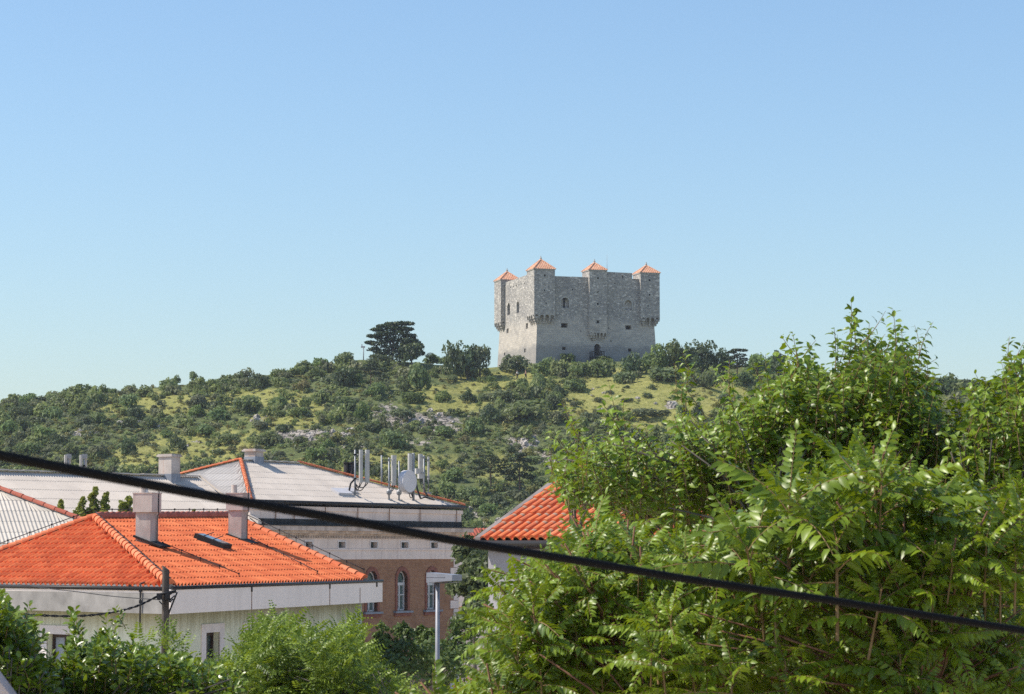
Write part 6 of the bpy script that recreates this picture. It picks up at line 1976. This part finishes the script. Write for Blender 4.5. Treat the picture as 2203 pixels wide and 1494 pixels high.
for (cx, cy, n_, rx, ry) in ((685, 938, 16, 75, 18), (905, 905, 20, 90, 18), (1120, 952, 9, 45, 20), (1180, 990, 7, 35, 22), (1010, 1118, 5, 40, 26), (1085, 1125, 3, 30, 20), (170, 935, 5, 40, 12), (330, 915, 5, 50, 10), (960, 930, 7, 45, 14), (560, 905, 5, 45, 8), (745, 885, 3, 15, 6), (420, 955, 4, 50, 10)):
    for k in range(n_):
        x, y = cx + rh_.gauss(0, .5) * rx, cy + rh_.gauss(0, .5) * ry
        w_ = rh_.choice([7, 9, 12, 16, 22]) * (1.5 if cy > 1080 else 1)
        rock(x, y, w_, w_ * rh_.uniform(.3, .6))
for (x, y, w_, h_) in ((1447, 873, 18, 11), (1292, 884, 14, 8), (1165, 850, 8, 5), (1275, 838, 9, 3), (1275, 853, 8, 3), (1300, 848, 10, 4), (1213, 864, 7, 4), (1372, 858, 12, 5), (1410, 870, 12, 4), (742, 882, 22, 9), (1140, 850, 10, 5)): rock(x, y, w_, h_)

# ------------------------------------------------------------------ trees on the hill
def hill_tree(px, py, wpx, hpx, kind, label, name='hill_tree', group=None, trunkfrac=.3):
    g_ = hit(px, py); k = g_.y / F
    t = thing(name, g_, label, 'tree', group)
    W_, H_ = wpx * k, hpx * k
    o = bpy.data.objects.new('crown', rh_.choice(PM[kind])); COL.objects.link(o); o.parent = t
    ch = H_ * (1 - trunkfrac * .6)
    o.scale = (W_ / 1.85, W_ / 1.85, H_ / 1.3); o.location = (0, 0, H_ * .16); o.rotation_euler = (0, 0, rh_.uniform(0, 6))
    b = MB(); rg2 = np.random.default_rng(int(px))
    limb_mesh(b, g_ - V(0, 0, .4), g_ + V(0, 0, H_ * .5), .035 * H_, .02 * H_, rg2, arch=.02)
    for a in (0, 2.1, 4.2): limb_mesh(b, g_ + V(0, 0, H_ * .32), g_ + V(math.cos(a) * W_ * .25, math.sin(a) * W_ * .25, H_ * .68), .018 * H_, .006 * H_, rg2)
    b.build('trunk', M['bark_grey'], t)
    return t
hill_tree(978, 815, 60, 76, 'O', 'big dark oak left of a pair beside the fortress')
hill_tree(1032, 815, 56, 78, 'O', 'big dark oak nearest the left wall of the fortress')
hill_tree(1450, 802, 76, 76, 'T', 'light green broad tree just right of the fortress')
hill_tree(1512, 804, 66, 66, 'O', 'dark broad tree between the light green tree and the small pine')
hill_tree(1556, 806, 46, 52, 'O', 'small dark tree left of the flat topped pine')
hill_tree(1005, 818, 60, 66, 'O', 'dark oak between the two biggest oaks beside the fortress')
hill_tree(1418, 806, 50, 58, 'T', 'green tree touching the right wall of the fortress')
hill_tree(1485, 808, 60, 60, 'O', 'dark tree in front of the light green tree')
hill_tree(1630, 812, 60, 52, 'T', 'green tree right of the small flat topped pine')
hill_tree(1675, 812, 60, 50, 'O', 'dark tree farthest right on the open skyline')
hill_tree(885, 790, 56, 58, 'O', 'dark tree at the right foot of the umbrella pine')
hill_tree(820, 796, 50, 36, 'O', 'dark low tree at the left foot of the umbrella pine')
hill_tree(416, 822, 24, 26, 'S', 'small lone tree standing above the left skyline')
hill_tree(380, 826, 22, 20, 'S', 'smaller bushy tree left of the lone skyline tree')
def pine(px, py, hpx, spec, label, leaf=.075, nl=170, lean=0.0):
    """spec in units of the height: (x, z, rx, rz)"""
    g_ = hit(px, py); H_ = hpx * g_.y / F
    t = thing('pine_tree', g_, label, 'tree', 'pines on the hill')
    rg2 = np.random.default_rng(int(px) + 1)
    sp2 = [(x * H_, rg2.uniform(-.12, .12) * H_, z * H_, rx * H_, rz * H_) for x, z, rx, rz in spec]
    d = pads(int(px), sp2, nl, leaf * H_ * .5)
    o = mesh_np('crown', d[0] + np.array(g_), d[1], M['lf_pine'], d[2], parent=t)
    b = MB()
    limb_mesh(b, g_ - V(0, 0, .5), g_ + V(lean * H_, 0, H_ * .72), .028 * H_, .014 * H_, rg2, arch=.03)
    for (x, y, z, rx, rz) in sp2:
        limb_mesh(b, g_ + V(lean * H_ * .5, 0, max(.25 * H_, z - .22 * H_)), g_ + V(x, y, z - rz * .3), .011 * H_, .004 * H_, rg2, n=4, sides=5)
    b.build('trunk', M['bark'], t)
    return t
pine(845, 785, 96, [(-.02, .92, .20, .045), (.18, .93, .22, .05), (.34, .92, .16, .035), (-.22, .86, .17, .04), (.12, .82, .24, .06), (.30, .80, .2, .05), (-.36, .78, .16, .04), (-.10, .74, .22, .06), (.18, .70, .24, .06), (-.45, .64, .16, .04), (-.25, .62, .2, .06),
   (.38, .64, .18, .06), (.05, .58, .24, .07), (-.50, .50, .14, .045), (-.3, .46, .2, .07), (.32, .52, .2, .07), (.48, .52, .16, .07), (.55, .40, .16, .08), (.34, .36, .22, .09), (-.05, .40, .24, .08), (-.42, .34, .16, .06), (-.25, .28, .2, .07), (.1, .25, .25, .08), (.58, .26, .14, .07), (-.12, .55, .26, .07), (.22, .44, .26, .09), (-.2, .68, .22, .06), (.02, .82, .26, .06), (.42, .3, .22, .1), (.5, .44, .2, .08), (-.3, .18, .24, .1), (.3, .2, .26, .1), (.0, .14, .3, .1)],
   'large dark umbrella pine with layered flat crown on the skyline')
pine(1586, 812, 64, [(.0, .92, .22, .05), (.18, .90, .2, .05), (-.2, .84, .2, .05), (.1, .74, .26, .07), (-.15, .66, .2, .06), (.22, .6, .2, .07), (.05, .5, .26, .09), (.2, .4, .22, .08), (-.1, .35, .22, .08)], 'small dark flat topped pine on the right skyline')
pine(797, 838, 60, [(.0, .88, .2, .05), (-.35, .74, .26, .05), (.3, .72, .3, .05), (.0, .76, .3, .06), (.55, .66, .2, .04), (-.5, .62, .18, .04), (.15, .58, .25, .05)], 'open pine with bare trunk below the big umbrella pine')
pine(1056, 1052, 72, [(.0, .92, .24, .08), (-.3, .8, .26, .08), (.25, .8, .28, .08), (-.1, .68, .34, .09), (.4, .64, .24, .08), (-.45, .6, .24, .08), (.1, .52, .3, .08), (.5, .45, .2, .07), (-.4, .42, .24, .08)], 'broad pine on the slope behind the dish antenna side')
pine(1118, 1058, 84, [(.0, .94, .14, .07), (-.12, .82, .18, .07), (.15, .8, .18, .07), (.0, .68, .24, .08), (.22, .58, .2, .07), (-.2, .56, .2, .07), (.0, .45, .26, .08), (.25, .38, .2, .07), (-.22, .34, .2, .07)], 'taller narrow pine right of the broad slope pine')
pine(925, 775, 26, [(.0, .85, .3, .12), (-.25, .7, .2, .1), (.2, .6, .3, .1)], 'tiny crooked pine between umbrella pine and dark oaks')
# small lamp on the skyline beside the pine
p = hit(782, 772); b = MB()
sl_ = thing('floodlight_post', p, 'small post with floodlight on the skyline left of the pine', 'lamp post')
b.tube([p - V(0, 0, .5), p + V(0, 0, 2.4)], .09, 6); b.build('post', M['steel'], sl_)
b = MB(); b.cbox(p + V(-.1, 0, 2.2), .75, .3, .3); b.cbox(p + V(-.3, 0, 2.5), .18, .18, .35); b.build('lamp_head', M['winframe'], sl_)

# middle distance: dark trees in the yard before the brick building and saplings behind the orange ridge
def clump_tree(name, label, blobs, mat, base, group=None, leaf=.08):
    t = thing(name, base, label, 'tree', group)
    rng = np.random.default_rng(abs(hash(label)) % 1000 if False else len(label) * 7)
    VV, TT, tn, n = [], [], [], 0
    b = MB()
    cs = []
    for (px, py, d, r, n_lf) in blobs:
        c = pt(px, py, d); cs.append(c)
        P_ = blob(int(px) + int(py), 12, n_lf, leaf / r, 1.0, -.9, .6, .42)
        VV.append(P_[0] * r + np.array(c) - np.array([0, 0, .28 * r])); TT.append(P_[1] + n); n += len(P_[0]); tn.append(P_[2])
    o = mesh_np('crown', np.concatenate(VV), np.concatenate(TT), mat, np.concatenate(tn), parent=t)
    top = sum(cs, Vector()) / len(cs)
    limb_mesh(b, base, V(base.x, base.y, top.z - 1), .14, .08, rng, arch=.02)
    for c in cs: limb_mesh(b, V(base.x, base.y, top.z - 1.2), c, .06, .012, rng)
    b.build('trunk', M['bark_grey'], t)
    return t
clump_tree('courtyard_tree', 'dark green tree in front of the brick building wall', [(830, 1400, 78, .75, 700), (860, 1385, 78, .6, 500), (845, 1440, 77, .9, 800), (800, 1420, 78, .7, 600), (872, 1360, 78, .35, 250), (822, 1362, 78, .35, 250), (890, 1420, 77, .8, 700), (870, 1460, 76, 1, 800)], M['lf_mid'], V(pt(850, 1400, 78).x, 78, GZ0))
clump_tree('courtyard_tree', 'dark green tree around the foot of the street lamp', [(915, 1380, 80, .6, 500), (930, 1430, 79, .9, 700), (960, 1410, 82, .8, 600), (985, 1395, 82, .8, 600), (1000, 1360, 82, .7, 600), (1010, 1430, 80, 1, 800), (908, 1360, 80, .3, 200), (960, 1460, 78, 1, 800)], M['lf_mid'], V(pt(960, 1400, 81).x, 81, GZ0))
clump_tree('dark_tree', 'dark tree in the gap between brick building and stucco house', [(1010, 1190, 120, 1.1, 600), (1015, 1235, 118, 1.2, 700), (1008, 1275, 116, 1.1, 700), (1025, 1310, 115, 1.2, 700), (1030, 1180, 122, 1.2, 600), (1012, 1330, 112, 1.2, 600), (1035, 1250, 115, 1.2, 600)], M['lf_oak'], V(pt(1020, 1300, 116).x, 116, GZ0), leaf=.16)
def column(px, ytop, ybot, wpx, d):
    n_ = max(3, int((ybot - ytop) / (wpx * .22)))
    out = []
    for i in range(n_):
        f_ = i / (n_ - 1)
        y = ytop + wpx * .25 + (ybot - ytop) * f_
        out.append((px + rh_.gauss(0, .13) * wpx, y, d + rh_.uniform(-.3, .3), wpx * d / F * (.26 + .5 * f_) * rh_.uniform(.8, 1.2), 130))
    return out
for (px, yt, wpx, lab) in ((132, 1075, 17, 'small leafy sapling top beside the red ridge tiles, leftmost of the row'), (173, 1068, 26, 'leafy sapling left of the tallest one behind the orange ridge'), (201, 1047, 27, 'tallest pointed sapling rising behind the orange ridge'), (228, 1057, 27, 'pointed sapling right of the tallest one behind the orange ridge'), (262, 1076, 20, 'low leafy sapling just left of the front chimney'), (280, 1068, 26, 'leafy sapling half hidden by the front chimney')):
    clump_tree('sapling', lab, column(px, yt, 1125, wpx, 100), M['lf_top'], V(pt(px, 1110, 100).x, 100, GZ0), 'saplings behind the orange roof', leaf=.07)
for (px, yt, wpx, lab) in ((418, 1097, 14, 'small weed tuft on the orange ridge between the chimneys'), (450, 1101, 13, 'second weed tuft on the ridge nearer the right chimney')):
    clump_tree('weed', lab, column(px, yt, 1112, wpx, 84), M['lf_top'], V(pt(px, 1118, 84).x, 84, -1), 'weeds on the ridge', leaf=.05)

# ------------------------------------------------------------------ two walkers on the path
def skin_body(name, pts, edges, radii, mat, parent, root=0):
    me = bpy.data.meshes.new(name)
    L = root_loc(parent)
    me.from_pydata([tuple(Vector(p)) for p in pts], edges, [])
    me.materials.append(mat)
    o = bpy.data.objects.new(name, me); COL.objects.link(o); o.parent = parent
    sk = o.modifiers.new('skin', 'SKIN')
    for i, r in enumerate(radii): me.skin_vertices[0].data[i].radius = (r, r) if not isinstance(r, tuple) else r
    me.skin_vertices[0].data[root].use_root = True
    o.modifiers.new('sub', 'SUBSURF').render_levels = 1
    o.modifiers['sub'].levels = 1
    return o
def walker(px, py, rz, shirt, label, stride):
    g_ = hit(px, py)
    t = thing('person', g_, label, 'person', 'walkers below the fortress', rz)
    s_ = stride
    J = [(0, 0, .98), (0, 0, 1.15), (0, 0, 1.38), (0, .01, 1.50), (0, .03, 1.58), (0, .02, 1.70),
         (.17, 0, 1.40), (.22, -.12 * s_, 1.13), (.21, .05 - .2 * s_, .90), (.21, .08 - .24 * s_, .81), (-.17, 0, 1.40), (-.22, .10 * s_, 1.13), (-.21, .12 + .18 * s_, .92), (-.21, .14 + .22 * s_, .83),
         (.09, 0, .93), (.10, .16 * s_, .50), (.10, .05 + .1 * s_, .09), (.10, .2 + .1 * s_, .03), (-.09, 0, .93), (-.10, -.06 * s_, .50), (-.10, -.3 * s_, .12), (-.10, -.22 * s_ + .05, .03)]
    E = [(0, 1), (1, 2), (2, 3), (3, 4), (4, 5), (2, 6), (6, 7), (7, 8), (8, 9), (2, 10), (10, 11), (11, 12), (12, 13), (0, 14), (14, 15), (15, 16), (16, 17), (0, 18), (18, 19), (19, 20), (20, 21)]
    Rr = [.13, .13, .15, .06, .085, .08, .06, .045, .035, .03, .06, .045, .035, .03, .085, .06, .045, .04, .085, .06, .045, .04]
    skin_body('body', J, E, Rr, M['skin'], t)
    idx = [0, 1, 2, 6, 7, 10, 11]
    skin_body('shirt', [J[i] for i in idx], [(0, 1), (1, 2), (2, 3), (3, 4), (2, 5), (5, 6)], [.155, .155, .175, .08, .062, .08, .062], shirt, t)
    idx = [0, 14, 15, 16, 18, 19, 20]
    skin_body('trousers', [J[i] for i in idx], [(0, 1), (1, 2), (2, 3), (0, 4), (4, 5), (5, 6)], [.15, .105, .08, .065, .105, .08, .065], M['trousers'], t)
    b = MB(); b.lathe(g_ + V(0, .01, 1.66), V(0, 0, 1), [(0, .095), (.05, .108), (.1, .09), (.14, .05), (.155, 0)], 12)
    h_ = b.build('hair', M['hair'], t)
    return t
walker(1113, 818, 1.2, M['shirt_white'], 'walker in white shirt and dark trousers on the grass by the fortress', 1)
walker(1131, 817, 1.5, M['shirt_peach'], 'walker in peach top half hidden by shrubs below the fortress', -1)

# ------------------------------------------------------------------ thin summer haze over the whole place
b = MB()
b.cbox(V(0, 570, -11.4), 1260, 1300, 74)
hz = bpy.data.materials.new('haze'); hz.use_nodes = True
hn = hz.node_tree; hn.nodes.clear()
ho = hn.nodes.new('ShaderNodeOutputMaterial'); hv = hn.nodes.new('ShaderNodeVolumePrincipled')
hv.inputs['Color'].default_value = (0.86, 0.92, 1.0, 1)
hv.inputs['Density'].default_value = 0.00012
hv.inputs['Anisotropy'].default_value = 0.3
hn.links.new(hv.outputs[0], ho.inputs['Volume'])
hb = b.build('haze', hz)
hb['kind'] = 'stuff'
hb['label'] = 'thin pale summer haze over the town and hill'
